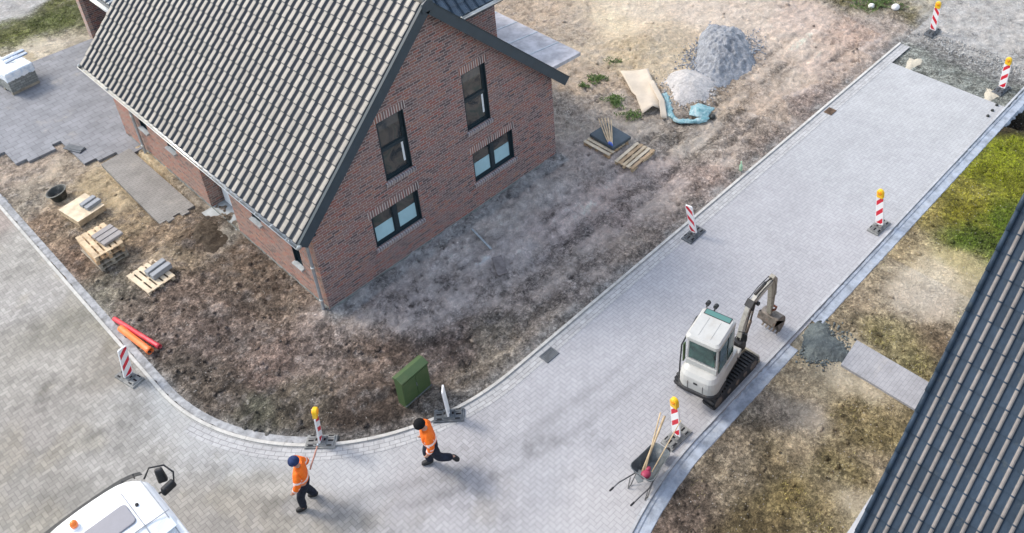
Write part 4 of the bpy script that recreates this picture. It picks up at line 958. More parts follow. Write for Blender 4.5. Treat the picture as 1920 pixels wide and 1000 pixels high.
# beyond the house
pallet((10.52, -2.14, 0.04), R(4), 'bare slatted pallet lying on the grey soil right of the dark slab', 'wooden pallets', 1.24, 0.74, 5, 0, True, True, True)
pallet((10.45, -0.93, 0.04), R(90), 'slatted pallet half hidden under the dark slab', 'wooden pallets', 1.15, 1.0, 6, 3, True, True, True)
b = MB(); b.box((0, 0, 0.06), (0.86, 1.12, 0.12)); o = b.build('dark_slab', simple('dark_slab', (0.07, 0.09, 0.105, 1), 0.7, 0.4, var=0.2, scale=3, bump=0.2), bevel=0.02, loc=(10.68, -0.92, 0.19), rz=R(-3)); tag(o, 'dark grey insulation slab lying on the slatted pallet', 'slab')
stakew = simple('stake_wood', (0.62, 0.48, 0.32, 1), 0.8, 0.3, var=0.2); bluep = simple('blue_paint', (0.12, 0.2, 0.6, 1), 0.5, 0.4)
for i in range(5):
    t = thing('wooden_stake', 'pointed wooden stake of the bundle with blue painted tips on the dark slab', 'stake', (10.28, -1.36 + i * 0.035, 0.34 + (i % 2) * 0.05), R(43 + i * 4.0), 'stakes lying on the dark slab')
    b = MB(); b.tube([(0, 0, 0), (0.4, 0, 0.03), (1.15, 0, 0.16 + .03 * (i % 3)), (1.2, 0, 0.17 + .03 * (i % 3))], [0.022, 0.024, 0.022, 0.004], 4); b.build('shaft', stakew, t)
    b = MB(); b.box((0.02, 0, 0.0), (0.07, 0.05, 0.05)); b.build('tip', bluep, t)

# ------------------------------------------------------------ mortar tub
rub = simple('black_rubber', (0.028, 0.032, 0.03, 1), 0.6, 0.4, var=0.3, dirt=((0.2, 0.19, 0.17, 1), 5, 0.5))
tb = thing('mortar_tub', 'round black rubber mortar tub leaning in the soil', 'tub', (-3.02, 10.55, 0.0))
n = 28; t = MB(); rg = [(0.19, 0.02), (0.215, 0.06), (0.275, 0.34), (0.30, 0.35), (0.30, 0.365), (0.265, 0.36), (0.2, 0.08), (0.17, 0.06)]
t.loft([[Vector((r_ * math.cos(2 * math.pi * k / n), r_ * math.sin(2 * math.pi * k / n), z_)) for k in range(n)] for r_, z_ in rg]); o = t.build('basin', rub, tb, True); o.rotation_euler = (R(-6), R(-8), 0)
t = MB(); t.tube([(0.31 * math.cos(2 * math.pi * k / 32), 0.31 * math.sin(2 * math.pi * k / 32), 0.36) for k in range(33)], 0.014, 6, cap=False); o2 = t.build('rim', simple('worn_rim', (0.2, 0.2, 0.18, 1), 0.7, 0.3), tb, True); o2.rotation_euler = o.rotation_euler
t = MB(); t.sphere((0, 0, 0.1), (0.2, 0.2, 0.04), 8); o3 = t.build('mortar', simple('grey_mortar', (0.16, 0.165, 0.155, 1), 0.9, 0.3, var=0.3, bump=0.5), tb, True); o3.rotation_euler = o.rotation_euler

# ------------------------------------------------------------ wrapped block pallets on the yard
film = M('white_film', 0.25, 0.7); pf = film.pos(); film.color(film.ramp(film.noise(pf, 5, 5, .7), [(0.35, (0.55, 0.64, 0.74, 1)), (0.55, (0.85, 0.88, 0.9, 1))])); film.bump(film.noise(pf, 9, 5, .7, 1.5), 0.8, 0.03); film = film.m
blockm = brick_mat('grey_blocks', [(0, (0.2, 0.21, 0.2, 1)), (1, (0.33, 0.34, 0.32, 1))], (0.12, 0.12, 0.115, 1), False, 0.2, 0.1, 0.01)
def wrapped(loc, rz, label, h=0.78, cover=0.3, s=(1.02, 1.3)):
    t = thing('wrapped_block_pallet', label, 'block pallet', loc, rz, 'wrapped pallets of blocks on the yard')
    b = MB(); b.box((0, 0, 0.12 + h / 2), (s[0], s[1], h)); b.build('blocks', blockm, t)
    b = MB(); [b.box((0, y_ * (s[1] / 2 - .06), 0.055), (s[0], 0.1, 0.11)) for y_ in (-1, 0, 1)]; b.build('runner', woods[2], t)
    # draped, crumpled film over the top
    b = MB(); nx = 26; z0 = 0.12 + h; rings = []
    for q, (sc_, dz) in enumerate([(0.0, 0.035), (0.5, 0.04), (0.9, 0.03), (1.0, 0.02), (1.035, -0.04), (1.03, -cover * 0.6), (1.04, -cover)]):
        rg_ = []
        for k in range(4 * nx):
            sd_ = k // nx; f = (k % nx) / nx * 2 - 1; cx_, cy_ = ((f, -1), (1, f), (-f, 1), (-1, -f))[sd_]
            rg_.append(Vector((cx_ * s[0] / 2 * max(sc_, .02), cy_ * s[1] / 2 * max(sc_, .02), z0 + dz + (random.uniform(-.012, .012) if q < 4 else random.uniform(-.035, .035) * (q >= 5))) ) + Vector((random.uniform(-.008, .008), random.uniform(-.008, .008), 0)))
        rings.append(rg_)
    b.loft(rings, cap=False); b.build('film', film, t, True)
    return t
wrapped((-1.3, 18.45, 0.055), R(6), 'pallet of grey blocks under white plastic film, nearest on the paved yard')
t2 = wrapped((-1.75, 19.95, 0.0), R(10), 'second film wrapped pallet behind the nearest one at the left edge of the photo', 0.5, 0.5, (1.0, 0.8))
bagm = simple('grey_blue_panel', (0.3, 0.36, 0.45, 1), 0.5, 0.5, var=0.15)
for i in range(2):
    b = MB(); b.box((0, 0, 0.03), (0.85, 0.16, 0.06)); tag(b.build('grey_plank', bagm, bevel=0.006, loc=(-1.0, 18.62 + i * 0.3, 0.955 + 0.01), rz=R(8)), ['nearer', 'farther'][i] + ' of the two blue grey planks on top of the wrapped blocks', 'plank', 'planks on the wrapped blocks')

# ------------------------------------------------------------ heaps
def mound(name, c, rx, ry, rot, h, amp, mat, label, cat, seed=1, sc=2.5, n=90, flat=1.0, kind=None, irr=0.25):
    mb = MB(); vs = []; fs = []
    xs = np.linspace(-1.25, 1.25, n); gx, gy = np.meshgrid(xs, xs); gx = gx.ravel(); gy = gy.ravel()
    ang = np.arctan2(gy, gx); rr = np.hypot(gx, gy) * (1 + irr * (.22 * np.sin(2 * ang + seed) + .2 * np.sin(3 * ang + 2.3 * seed) + .1 * np.sin(5 * ang + seed * 1.7) + .5 * fbm(gx, gy, 3.5, 3, seed)))
    wx = gx * rx; wy = gy * ry
    z = h * np.clip(1 - rr ** (1.5 * flat), -0.25, 1) + amp * (np.abs(fbm(wx, wy, sc, 4, seed + 3)) * -2 + .3) * np.clip(1.3 - rr, 0, 1)
    co, si = math.cos(rot), math.sin(rot)
    vs = [(float(a * co - b_ * si), float(a * si + b_ * co), float(z_)) for a, b_, z_ in zip(wx, wy, z)]
    keep = rr < 1.12
    for j in range(n - 1):
        for i in range(n - 1):
            a = j * n + i
            if keep[a] and keep[a + 1] and keep[a + n] and keep[a + n + 1]: fs.append((a, a + 1, a + n + 1, a + n))
    mb.add(vs, fs); o = mb.build(name, mat, smooth=True, loc=(c[0], c[1], c[2]))
    tag(o, label, cat, kind=kind); return o
def heap_mat(name, c1, c2, sc=6, bs=0.8, bd=0.04, rough=0.9):
    m = M(name, rough, 0.25); p = m.pos(); n = m.noise(p, sc, 8, 0.75, 0.5); m.color(m.bright(m.ramp(n, [(0.35, c1), (0.65, c2)]), m.noise(p, sc * 4, 6, .8).smooth(.3, .7, .75, 1.25))); m.bump(n + m.noise(p, sc * 3, 6, .8) * .5, bs, bd); return m.m
mound('gravel_pile', (17.35, -0.65, 0.03), 2.15, 1.15, R(28), 0.7, 0.34, heap_mat('blue_grey_gravel', (0.16, 0.168, 0.182, 1), (0.33, 0.345, 0.37, 1), 5), 'ridged heap of blue grey gravel on the pale sandy ground', 'gravel heap', 4, 3.0, 110, 0.9, irr=0.4)
mound('sand_heap', (14.75, -1.1, 0.1), 1.25, 0.95, R(20), 0.38, 0.08, heap_mat('grey_sand_under_film', (0.33, 0.32, 0.31, 1), (0.5, 0.47, 0.45, 1), 3, 0.7, 0.05, 0.45), 'low heap of pale grey sand under clear film between the tan boards and the gravel', 'sand heap', 9, 1.8, 90, 1.2, irr=0.25)
mound('mortar_heap', (7.95, -10.82, -0.03), 0.62, 0.56, R(-30), 0.2, 0.06, heap_mat('wet_mortar', (0.085, 0.1, 0.1, 1), (0.16, 0.185, 0.18, 1), 9, 1.0, 0.04, 0.7), 'heap of wet dark grey mortar in the gap of the road edge', 'mortar heap', 14, 4.0, 80, 1.0, irr=0.9)
mound('topsoil_heap', (-0.95, 5.35, 0.0), 0.75, 0.95, R(10), 0.28, 0.12, heap_mat('dark_topsoil', (0.05, 0.037, 0.026, 1), (0.14, 0.11, 0.08, 1), 8, 1.0, 0.06), 'dark topsoil heap between the walk and the single pallet', 'soil heap', 23, 3.5, 70, 1.0)

# tan boards and turquoise tarpaulin
def sheet(name, P, mat, th=0.02, sub=6, noise=0.0, seed=0):
    """P: grid of rows of points, thickened"""
    rnd = random.Random(seed); nr_, nc = len(P), len(P[0]); vs = []; fs = []
    g = [[Vector(q) for q in r_] for r_ in P]; out = []
    for i in range((nr_ - 1) * sub + 1):
        a, fa = divmod(i, sub); a2 = min(a + 1, nr_ - 1)
        for j in range((nc - 1) * sub + 1):
            b_, fb = divmod(j, sub); b2 = min(b_ + 1, nc - 1); u, v = fa / sub, fb / sub
            q = (g[a][b_] * (1 - v) + g[a][b2] * v) * (1 - u) + (g[a2][b_] * (1 - v) + g[a2][b2] * v) * u
            out.append(q + Vector((rnd.uniform(-1, 1), rnd.uniform(-1, 1), rnd.uniform(-1, 1))) * noise)
    m_ = (nc - 1) * sub + 1; k_ = (nr_ - 1) * sub + 1; N = len(out)
    vs = out + [q - Vector((0, 0, th)) for q in out]
    for i in range(k_ - 1):
        for j in range(m_ - 1): a = i * m_ + j; fs += [(a, a + 1, a + m_ + 1, a + m_), (N + a, N + a + m_, N + a + m_ + 1, N + a + 1)]
    for j in range(m_ - 1): fs += [(j, N + j, N + j + 1, j + 1), ((k_ - 1) * m_ + j, (k_ - 1) * m_ + j + 1, N + (k_ - 1) * m_ + j + 1, N + (k_ - 1) * m_ + j)]
    for i in range(k_ - 1): fs += [(i * m_, (i + 1) * m_, N + (i + 1) * m_, N + i * m_), (i * m_ + m_ - 1, N + i * m_ + m_ - 1, N + (i + 1) * m_ + m_ - 1, (i + 1) * m_ + m_ - 1)]
    return MB().add(vs, fs).build(name, mat, smooth=True)
tan = simple('tan_board', (0.52, 0.45, 0.36, 1), 0.8, 0.3, var=0.1, scale=1.5, bump=0.05)
o = sheet('folded_board', [[(13.85, 1.42, .26), (14.25, 1.1, .2), (14.62, .72, .28)], [(13.1, .2, .26), (13.55, .02, .22), (13.95, -.12, .34)], [(12.95, -.1, .34), (13.35, -.3, .27), (13.75, -.45, .36)], [(12.42, -.86, .2), (12.8, -1.02, .4), (13.05, -1.2, .22)]], tan, 0.02, 5, 0.006, 2)
tag(o, 'large tan building board folded lengthwise on the sandy soil', 'board')
o = sheet('board_strip', [[(13.85, .05, .42), (14.0, -.06, .42)], [(13.15, -1.0, .42), (13.35, -1.1, .38)], [(12.66, -1.5, .2), (12.82, -1.66, .16)]], tan, 0.02, 5, 0.004, 3)
tag(o, 'narrow tan board strip lying on the folded board next to the turquoise tarp', 'board')
turq = M('turquoise_tarp', 0.4, 0.5); pf = turq.pos(); turq.color(turq.ramp(turq.noise(pf, 4, 5, .7, 1.0), [(0.35, (0.08, 0.25, 0.29, 1)), (0.55, (0.28, 0.45, 0.48, 1)), (.7, (.5, .56, .56, 1))])); turq.bump(turq.noise(pf, 8, 5, .7, 2), 0.9, 0.05); turq = turq.m
tp = thing('tarpaulin', 'crumpled turquoise plastic tarpaulin around the front of the film covered sand', 'tarpaulin', (13.4, -1.6, 0.1))
t = MB(); pth = [(.62, 1.1, .1), (.45, .85, .16), (.15, .55, .15), (-.15, .25, .1), (-.42, -.1, .06), (-.45, -.45, .06), (-.2, -.8, .08), (.15, -1.05, .08), (.45, -1.15, .06)]
rr = [0.05, .16, .15, .11, .1, .1, .12, .14, .04]
o = t.tube(pth, rr, 12) and t.build('rolled_edge', turq, tp, True)
o.scale = (1, 1, .5); md = o.modifiers.new('s', 'SUBSURF'); md.levels = md.render_levels = 2; tx = bpy.data.textures.new('cr', 'CLOUDS'); tx.noise_scale = 0.14; dm_ = o.modifiers.new('d', 'DISPLACE'); dm_.texture = tx; dm_.strength = 0.24
o = sheet('flap', [[(.0, -.55, .10), (.35, -.35, .2), (.75, -.4, .12)], [(.1, -.85, .12), (.4, -.7, .26), (.8, -.75, .14)], [(.3, -1.1, .06), (.6, -1.05, .12), (.95, -.95, .06)]], turq, 0.012, 6, 0.016, 5); o.parent = tp
bk = MB(); bk.sphere((0, 0, 0.07), (.12, .1, .09), 8); tag(bk.build('black_bag', rub, smooth=True, loc=(13.95, -2.75, 0.03)), 'small black lump of plastic at the right end of the tarp', 'bag')

# long plank and bits in the mud of the shaded plot
plankm = simple('pale_lath', (0.36, 0.4, 0.42, 1), 0.7, 0.3, var=0.2)
for loc, d_, rz, lab in (((4.62, -1.15, 0.09), (1.1, 0.06, 0.03), R(80), 'pale thin lath lying in the grey mud below the gable'),):
    b = MB(); b.box((0, 0, 0), d_); tag(b.build('lath', plankm, bevel=0.004, loc=loc, rz=rz), lab, 'lath')
b = MB(); b.box((0, 0, 0), (0.75, 0.3, 0.04)); tag(b.build('muddy_board', simple('muddy_board', (0.19, 0.17, 0.165, 1), 0.9, 0.2, var=0.3, scale=5, bump=.4), bevel=0.006, loc=(4.25, -2.35, 0.06), rz=R(62)), 'mud covered board half sunk in the grey soil', 'board')
bt = MB(); nn2 = 12; bt.loft([[Vector((r_ * math.cos(2 * math.pi * k / nn2), r_ * math.sin(2 * math.pi * k / nn2), z_)) for k in range(nn2)] for r_, z_ in [(0.05, 0), (0.055, .02), (0.055, .2), (0.03, .26), (0.02, .28), (0.02, .33), (0.026, .335), (0.026, .36)]])
tag(bt.build('bottle', simple('green_white_bottle', (0.4, 0.62, 0.42, 1), 0.4, 0.5, var=0.3, scale=8), smooth=True, loc=(12.3, -5.12, 0.04)), 'green and white bottle standing on the plot kerb', 'bottle')
for x, y, r_, lab in ((24.65, -3.95, .2, 'white lump of rubble by the far grass'), (24.15, -3.15, .16, 'grey white stone left of the white lump by the far grass')):
    t = MB(); t.sphere((0, 0, r_ * .5), (r_, r_ * .8, r_ * .7), 7); o = t.build('stone', simple('white_stone', (0.7, 0.68, 0.66, 1), 0.8, 0.3, var=0.15, scale=6), smooth=True, loc=(x, y, 0.02)); tag(o, lab, 'stone')
for i, (x, y) in enumerate([(21.0, -9.79), (20.6, -9.81), (20.2, -9.83)]):
    t = MB(); t.tube([(0, 0, 0), (0, 0, 0.05), (0, 0, 0.07)], [0.055, 0.05, 0.03], 12); tag(t.build('black_stud', rub, smooth=False, loc=(x, y, 0.003)), ['farthest', 'middle', 'nearest'][i] + ' of the three black studs at the far end of the paving', 'stud', 'black studs on the paving')
t = MB()
rnd_ = random.Random(4)
for lo_, sc_, lab in (((21.55, -9.35, -.05), .26, 'pale sand spill beside the far right beacon'), ((21.6, -6.3, -.055), .3, 'pale sand spill on the wet strip near the plot kerb')):
    mound('sand_spill', lo_, .4, .24, .3, .03, .015, heap_mat('spill_sand', (0.42, 0.38, 0.3, 1), (0.55, 0.5, 0.4, 1), 9), lab, 'sand spill', 31, 4, 40, irr=1.2)
# ------------------------------------------------------------ excavator
ewhite = simple('machine_white', (0.45, 0.45, 0.425, 1), 0.35, 0.5, var=0.06, scale=3, dirt=((0.36, 0.32, 0.26, 1), 2.5, 0.35))
earm = simple('machine_arm', (0.3, 0.28, 0.23, 1), 0.55, 0.4, var=0.3, scale=6, dirt=((0.09, 0.07, 0.055, 1), 6, 0.9))
eblack = simple('machine_black', (0.022, 0.023, 0.025, 1), 0.55, 0.4, var=0.3, dirt=((0.14, 0.12, 0.1, 1), 5, 0.4))
esteel = simple('machine_steel', (0.16, 0.14, 0.12, 1), 0.6, 0.5, 0.4, var=0.4, scale=8, dirt=((0.2, 0.11, 0.06, 1), 5, 0.6))
eglass = M('cab_glass', 0.06, 0.8); pf = eglass.pos(); eglass.color(eglass.ramp(eglass.noise(pf, 2.5, 4, .6, 1), [(0.35, (0.012, 0.04, 0.035, 1)), (0.65, (0.05, 0.12, 0.1, 1))])); eglass = eglass.m
rglass = M('cab_roof_glass', 0.12, 0.7); rglass.color((0.075, 0.19, 0.165, 1)); rglass = rglass.m
ex = thing('mini_excavator', 'white mini excavator with its arm folded down onto the new paving', 'excavator', (5.3, -9.22, 0.0))
# undercarriage: tracks along x
for s_, nm in ((-1, 'near'), (1, 'far')):
    y = -0.57 if s_ < 0 else 0.33; Lh, rr = 0.74, 0.2; pr = []
    for k in range(9): a = -math.pi / 2 + math.pi * k / 8; pr.append((Lh + rr * math.cos(a), 0.2 + rr * math.sin(a)))
    for k in range(9): a = math.pi / 2 + math.pi * k / 8; pr.append((-Lh + rr * math.cos(a), 0.2 + rr * math.sin(a) + 0.0))
    n = len(pr); t = MB(); w2 = 0.16
    t.add([(x, y - w2, z) for x, z in pr] + [(x, y + w2, z) for x, z in pr], [tuple(range(n)), tuple(reversed(range(n, 2 * n)))] + [(i, n + i, n + (i + 1) % n, (i + 1) % n) for i in range(n)])
    # lugs round the belt
    per = []; tot = 0
    for i in range(n):
        a = Vector(pr[i]); b_ = Vector(pr[(i + 1) % n]); L_ = (b_ - a).length; per.append((tot, a, b_, L_)); tot += L_
    N = 40
    for q in range(N):
        d_ = tot * q / N
        for st_, a, b_, L_ in per:
            if st_ <= d_ < st_ + L_:
                f = (d_ - st_) / L_; p_ = a.lerp(b_, f); dv = (b_ - a).normalized(); t.box((p_.x + dv.y * .018, y, p_.y - dv.x * .018), (0.055, 0.32, 0.045), ry=-math.atan2(dv.y, dv.x))
    tr_ = t.build('track', eblack, ex)
    wz = MB(); [wz.tube([(x_, y + s_ * 0.150, 0.2), (x_, y + s_ * 0.168, 0.2)], r_, 16) for x_, r_ in ((-.74, .15), (.74, .14), (-.3, .08), (0.05, .08), (.38, .08))]; wz.build('wheel', esteel, tr_)
b = MB(); b.box((0, -0.12, 0.3), (0.8, 0.6, 0.2)); b.tube([(0, 0, 0.38), (0, 0, 0.5)], 0.33, 24); b.build('carriage', eblack, ex)
bl = MB(); bl.box((1.02, -.12, 0.17), (0.06, 1.2, 0.3), ry=R(-10)); bl.box((1.05, -.12, 0.04), (0.1, 1.2, 0.05)); blo = bl.build('dozer_blade', earm, ex, bevel=0.01)
q = MB(); [q.tube([(0.5, y_, 0.22), (1.0, y_, 0.16)], 0.035, 8) for y_ in (-.3, .3)]; q.build('blade_arm', eblack, blo)
# upper structure turned by 11 degrees; local frame helper
UY = R(11); UM = Matrix.Translation((0.02, -0.10, 0)) @ Matrix.Rotation(UY, 4, 'Z')
def U(x, y, z): return UM @ Vector((x, y, z))
class UB(MB):
    def add(s, vs, fs, mi=0): return super().add([UM @ Vector(v) for v in vs], fs, mi)
b = UB(); b.box((-.3, 0.0, 0.6), (1.5, .92, 0.1)); b.build('deck', eblack, ex, bevel=0.02)
# skirt panels and rear counterweight, rounded in plan
def rring(x0, x1, hw, z, r=0.18, front=0.04):
    P = []
    for cx_, cy_, a0, rad in ((x1 - front, hw - front, 0, front), (x0 + r, hw - r, 90, r), (x0 + r, -hw + r, 180, r), (x1 - front, -hw + front, 270, front)):
        for k in range(6): a = R(a0 + 90 * k / 5); P.append(Vector((cx_ + rad * math.cos(a), cy_ + rad * math.sin(a), z)))
    return P
b = UB(); b.loft([rring(-1.22, -.55, .5, .66, .24), rring(-1.26, -.55, .51, .74, .26), rring(-1.26, -.55, .51, .98, .26), rring(-1.23, -.55, .49, 1.12, .24), rring(-1.15, -.55, .44, 1.22, .2), rring(-1.02, -.55, .38, 1.27, .14)])
cw = b.build('engine_cover', ewhite, ex, False, bevel=0.01)
b = UB(); b.loft([rring(-1.27, -.6, .525, .62, .27), rring(-1.3, -.6, .535, .66, .28), rring(-1.3, -.6, .535, .75, .28), rring(-1.27, -.6, .525, .77, .27)]); b.build('bumper', eblack, ex)
b = UB(); b.box((-1.262, -0.0, 1.02), (0.012, 0.1, 0.05)); [b.box((-1.26, y_, 0.9), (0.014, 0.012, 0.24)) for y_ in (-.2, .2)]; b.build('vent', eblack, cw)
b = UB(); b.box((-.22, -0.4, 0.84), (0.85, 0.12, 0.42)); b.box((-.22, 0.4, 0.84), (0.85, 0.12, 0.42)); b.box((0.36, -0.25, 0.68), (0.2, 0.42, 0.26)); b.build('side_panel', ewhite, ex, bevel=0.03)
# cab: posts, roof, panes; slightly narrower at the top
def cabpt(x, y, z):
    f = (z - 0.95) / 1.3
    return (x - 0.0 * f + (0.04 * f if x < 0 else -0.06 * f), y * (1 - 0.05 * f), z)
X0, X1, YW = -0.97, 0.02, 0.43
def post(mb, x, y, r_=0.035, z0=0.95, z1=2.2): mb.tube([cabpt(x, y, z0), cabpt(x, y, (z0 + z1) / 2), cabpt(x, y, z1)], r_, 6)
b = UB(); [post(b, x, y) for x, y in ((X0 + .04, YW - .04), (X0 + .04, -YW + .04), (X1 - .04, YW - .04), (X1 - .04, -YW + .04))]; post(b, -.42, -YW + .03, .02); post(b, -.42, YW - .03, .02)
b.box((X0 + .05, 0, 1.4), (0.06, .8, .08)); b.box((X0 + .02, 0, 1.28), (0.05, .82, .3)); b.box(((X0 + X1) / 2, -YW + .03, 1.12), (X1 - X0 - .06, .05, .2)); b.box(((X0 + X1) / 2, YW - .03, 1.12), (X1 - X0 - .06, .05, .2)); b.box((X1 - .03, 0, 1.05), (.05, .8, .2))
fr = b.build('cab_frame', ewhite, ex, bevel=0.01)
def pane(pts, mat, nm='pane', th=0.008):
    b = UB(); P = [Vector(p_) for p_ in pts]; nrm = (P[1] - P[0]).cross(P[2] - P[0]).normalized(); b.add(P + [q - nrm * th for q in P], [tuple(range(len(P))), tuple(reversed(range(len(P), 2 * len(P))))] + [(i, len(P) + i, len(P) + (i + 1) % len(P), (i + 1) % len(P)) for i in range(len(P))]); return b.build(nm, mat, fr)
c_ = cabpt
pane([c_(X0 - .003, .35, 1.5), c_(X0 - .003, -.35, 1.5), c_(X0 - .003, -.35, 2.1), c_(X0 - .003, .35, 2.1)], eglass)
pane([c_(X0 + .1, -YW - .002, 1.22), c_(-.45, -YW - .002, 1.22), c_(-.45, -YW - .002, 2.12), c_(X0 + .14, -YW - .002, 2.12)], eglass)
pane([c_(-.39, -YW - .002, 1.22), c_(X1 - .08, -YW - .002, 1.22), c_(X1 - .1, -YW - .002, 2.12), c_(-.39, -YW - .002, 2.12)], eglass)
pane([c_(X1 - .08, YW + .002, 1.22), c_(-.39, YW + .002, 1.22), c_(-.39, YW + .002, 2.12), c_(X1 - .1, YW + .002, 2.12)], eglass)
pane([c_(-.45, YW + .002, 1.22), c_(X0 + .1, YW + .002, 1.22), c_(X0 + .14, YW + .002, 2.12), c_(-.45, YW + .002, 2.12)], eglass)
pane([c_(X1 + .003, -.36, 1.1), c_(X1 + .003, .36, 1.1), c_(X1 + .003, .34, 2.12), c_(X1 + .003, -.34, 2.12)], eglass)
def rr2(x0, x1, hw, z, r=0.1):
    P = []
    for cx_, cy_, a0 in ((x1 - r, hw - r, 0), (x0 + r, hw - r, 90), (x0 + r, -hw + r, 180), (x1 - r, -hw + r, 270)):
        for k in range(6): a = R(a0 + 90 * k / 5); P.append(Vector((cx_ + r * math.cos(a), cy_ + r * math.sin(a), z)))
    return P
b = UB(); b.loft([rr2(X0 - .03, X1 - .02, .44, 2.13), rr2(X0 - .05, X1 + .02, .45, 2.18), rr2(X0 - .04, X1 + .0, .44, 2.25), rr2(X0 + .02, X1 - .06, .39, 2.3)]); rf = b.build('cab_roof', ewhite, ex, True)
rf.data.polygons.foreach_set('use_smooth', [False] * len(rf.data.polygons))
b = UB(); [b.box(((X0 + X1) / 2 - .1, y_, 2.302), (.6, .012, .012)) for y_ in (-.15, .16)]; b.build('roof_rib', ewhite, rf)
b = UB(); b.box((X1 - .13, 0, 2.303), (.15, .66, .012)); b.build('roof_window', rglass, rf, bevel=0.004)
b = UB(); b.box((X1 - .13, 0, 2.298), (.19, .7, .012)); b.build('window_seal', eblack, rf)
for y_, nm in ((.38, 0), (.17, 0)):
    b = UB(); b.tube([(X1 + .0, y_, 2.26), (X1 + .08, y_, 2.32)], .02, 8); b.tube([(X1 + .05, y_, 2.33), (X1 + .16, y_, 2.31)], .055, 12); b.build('work_light', eblack, ex)
# mirrors, handrail, exhaust
b = UB(); b.tube([(X1, -.5, 1.9), (X1 + .1, -.62, 1.85), (X1 + .1, -.62, 1.6)], .012, 6); b.box((X1 + .1, -.63, 1.68), (.05, .12, .24)); b.build('mirror', eblack, ex)
b = UB(); b.tube([(X1, .5, 1.95), (X1 - .1, .58, 1.9), (X0 + .1, .58, 1.7), (X0 - .02, .55, 1.2), (X0 - .1, .52, .8)], .02, 6); b.build('handrail', eblack, ex)
b = UB(); b.box((X0 + .06, .49, 1.55), (.1, .03, .6)); b.build('side_grille', green, ex)
# boom, stick, bucket (world-aligned, in the local frame of the root)
o_ = Vector((5.3, -9.22, 0))
def W(x, y, z): return Vector((x, y, z)) - o_
def beam(name, pts, wd, hts, mat, parent=ex):
    mb = MB(); P = [W(*p_) for p_ in pts]; rings = []
    for i, p_ in enumerate(P):
        d_ = (P[min(i + 1, len(P) - 1)] - P[max(i - 1, 0)]).normalized(); sd = Vector((0, 1, 0)); up = d_.cross(sd).normalized()
        h_ = hts[i] / 2; w_ = wd / 2
        rings.append([p_ + sd * w_ + up * h_, p_ - sd * w_ + up * h_, p_ - sd * w_ - up * h_, p_ + sd * w_ - up * h_])
    mb.loft(rings); return mb.build(name, mat, parent, bevel=0.008)
by = -9.5
sw = MB(); sw.box(W(6.0, by, .72), (.3, .24, .36)); sw.tube([W(6.03, by, .5), W(6.03, by, 1.0)], .1, 14); swo = sw.build('swing_post', eblack, ex, bevel=0.01)
boom = beam('boom', [(6.0, by, .92), (6.12, by, 1.35), (6.3, by - .02, 1.82), (6.6, by - .03, 1.98), (7.2, by - .03, 2.06)], .13, [.13, .18, .22, .17, .11], simple('boom_white', (0.42, 0.41, 0.37, 1), .45, .4, var=.15, dirt=((.16, .13, .1, 1), 5, .6)))
q = MB(); q.box(W(6.33, by - .02, 1.93), (.2, .2, .16), ry=R(-40)); q.tube([W(6.33, by - .13, 1.8), W(6.33, by + .1, 1.8)], .05, 10); q.build('boom_clamp', eblack, boom)
q = MB(); q.tube([W(6.2, by - .02, .8), W(6.42, by - .02, 1.25)], .045, 10); q.tube([W(6.42, by - .02, 1.25), W(6.55, by - .02, 1.72)], .025, 8); q.build('boom_cylinder', esteel, boom, True)
q = MB(); q.tube([W(6.5, by - .03, 2.14), W(6.95, by - .03, 2.2)], .042, 10); q.tube([W(6.95, by - .03, 2.2), W(7.28, by - .03, 2.14)], .022, 8); q.build('stick_cylinder', eblack, boom, True)
q = MB(); [q.tube([W(6.1, by + dy, 1.2), W(6.32, by + dy, 2.0), W(6.8, by + dy, 2.12), W(7.25, by + dy, 2.12), W(7.36, by + dy, 1.8), W(7.34, by + dy, 1.3)], .011, 5) for dy in (-.09, .07)]; q.build('hose', eblack, boom)
q = MB(); q.box(W(6.52, by - .13, 1.86), (.08, .07, .08)); q.build('boom_light', eblack, boom)
stick = beam('stick', [(7.26, by - .03, 2.2), (7.3, by - .03, 2.0), (7.32, by - .03, 1.4), (7.31, by - .03, .78)], .13, [.1, .24, .18, .1], earm)
q = MB(); q.tube([W(7.46, by - .03, 1.95), W(7.48, by - .03, 1.35)], .04, 10); q.tube([W(7.48, by - .03, 1.35), W(7.46, by - .03, .98)], .022, 8); q.build('bucket_cylinder', esteel, stick, True)
q = MB(); [q.box(W(7.4, by - .03 + s_ * .09, .9), (.2, .02, .06), ry=R(30)) for s_ in (-1, 1)]; q.tube([W(7.46, by - .15, .95), W(7.46, by + .09, .95)], .03, 8); q.build('linkage', simple('red_brown_pin', (.16, .05, .03, 1), .7, .3), stick)
# bucket: curved shell with sides and teeth
bu = MB(); arcp = []
for k in range(11):
    a = R(150 - 230 * k / 10); arcp.append((7.38 + .3 * math.cos(a), .44 + .3 * math.sin(a)))
arcp = [(7.2, .78)] + arcp; hw = .27; yb = by - .05
outer = [W(x, yb - hw, z) for x, z in arcp]; outer2 = [W(x, yb + hw, z) for x, z in arcp]
cxm, czm = 7.34, .44
inn = [W(x + (cxm - x) * .09, yb - hw + .015, z + (czm - z) * .09) for x, z in arcp]; inn2 = [W(x + (cxm - x) * .09, yb + hw - .015, z + (czm - z) * .09) for x, z in arcp]
n = len(arcp); vs = outer + outer2 + inn + inn2
fs = [(i, i + 1, n + i + 1, n + i) for i in range(n - 1)] + [(2 * n + i, 3 * n + i, 3 * n + i + 1, 2 * n + i + 1) for i in range(n - 1)] + [(i, 2 * n + i, 2 * n + i + 1, i + 1) for i in range(0)]
fs += [tuple(range(n)), tuple(reversed(range(n, 2 * n))), (0, n, 3 * n, 2 * n), (n - 1, 3 * n - 1, 4 * n - 1, 2 * n - 1)]
bu.add(vs, fs); buo = bu.build('bucket', esteel, ex)
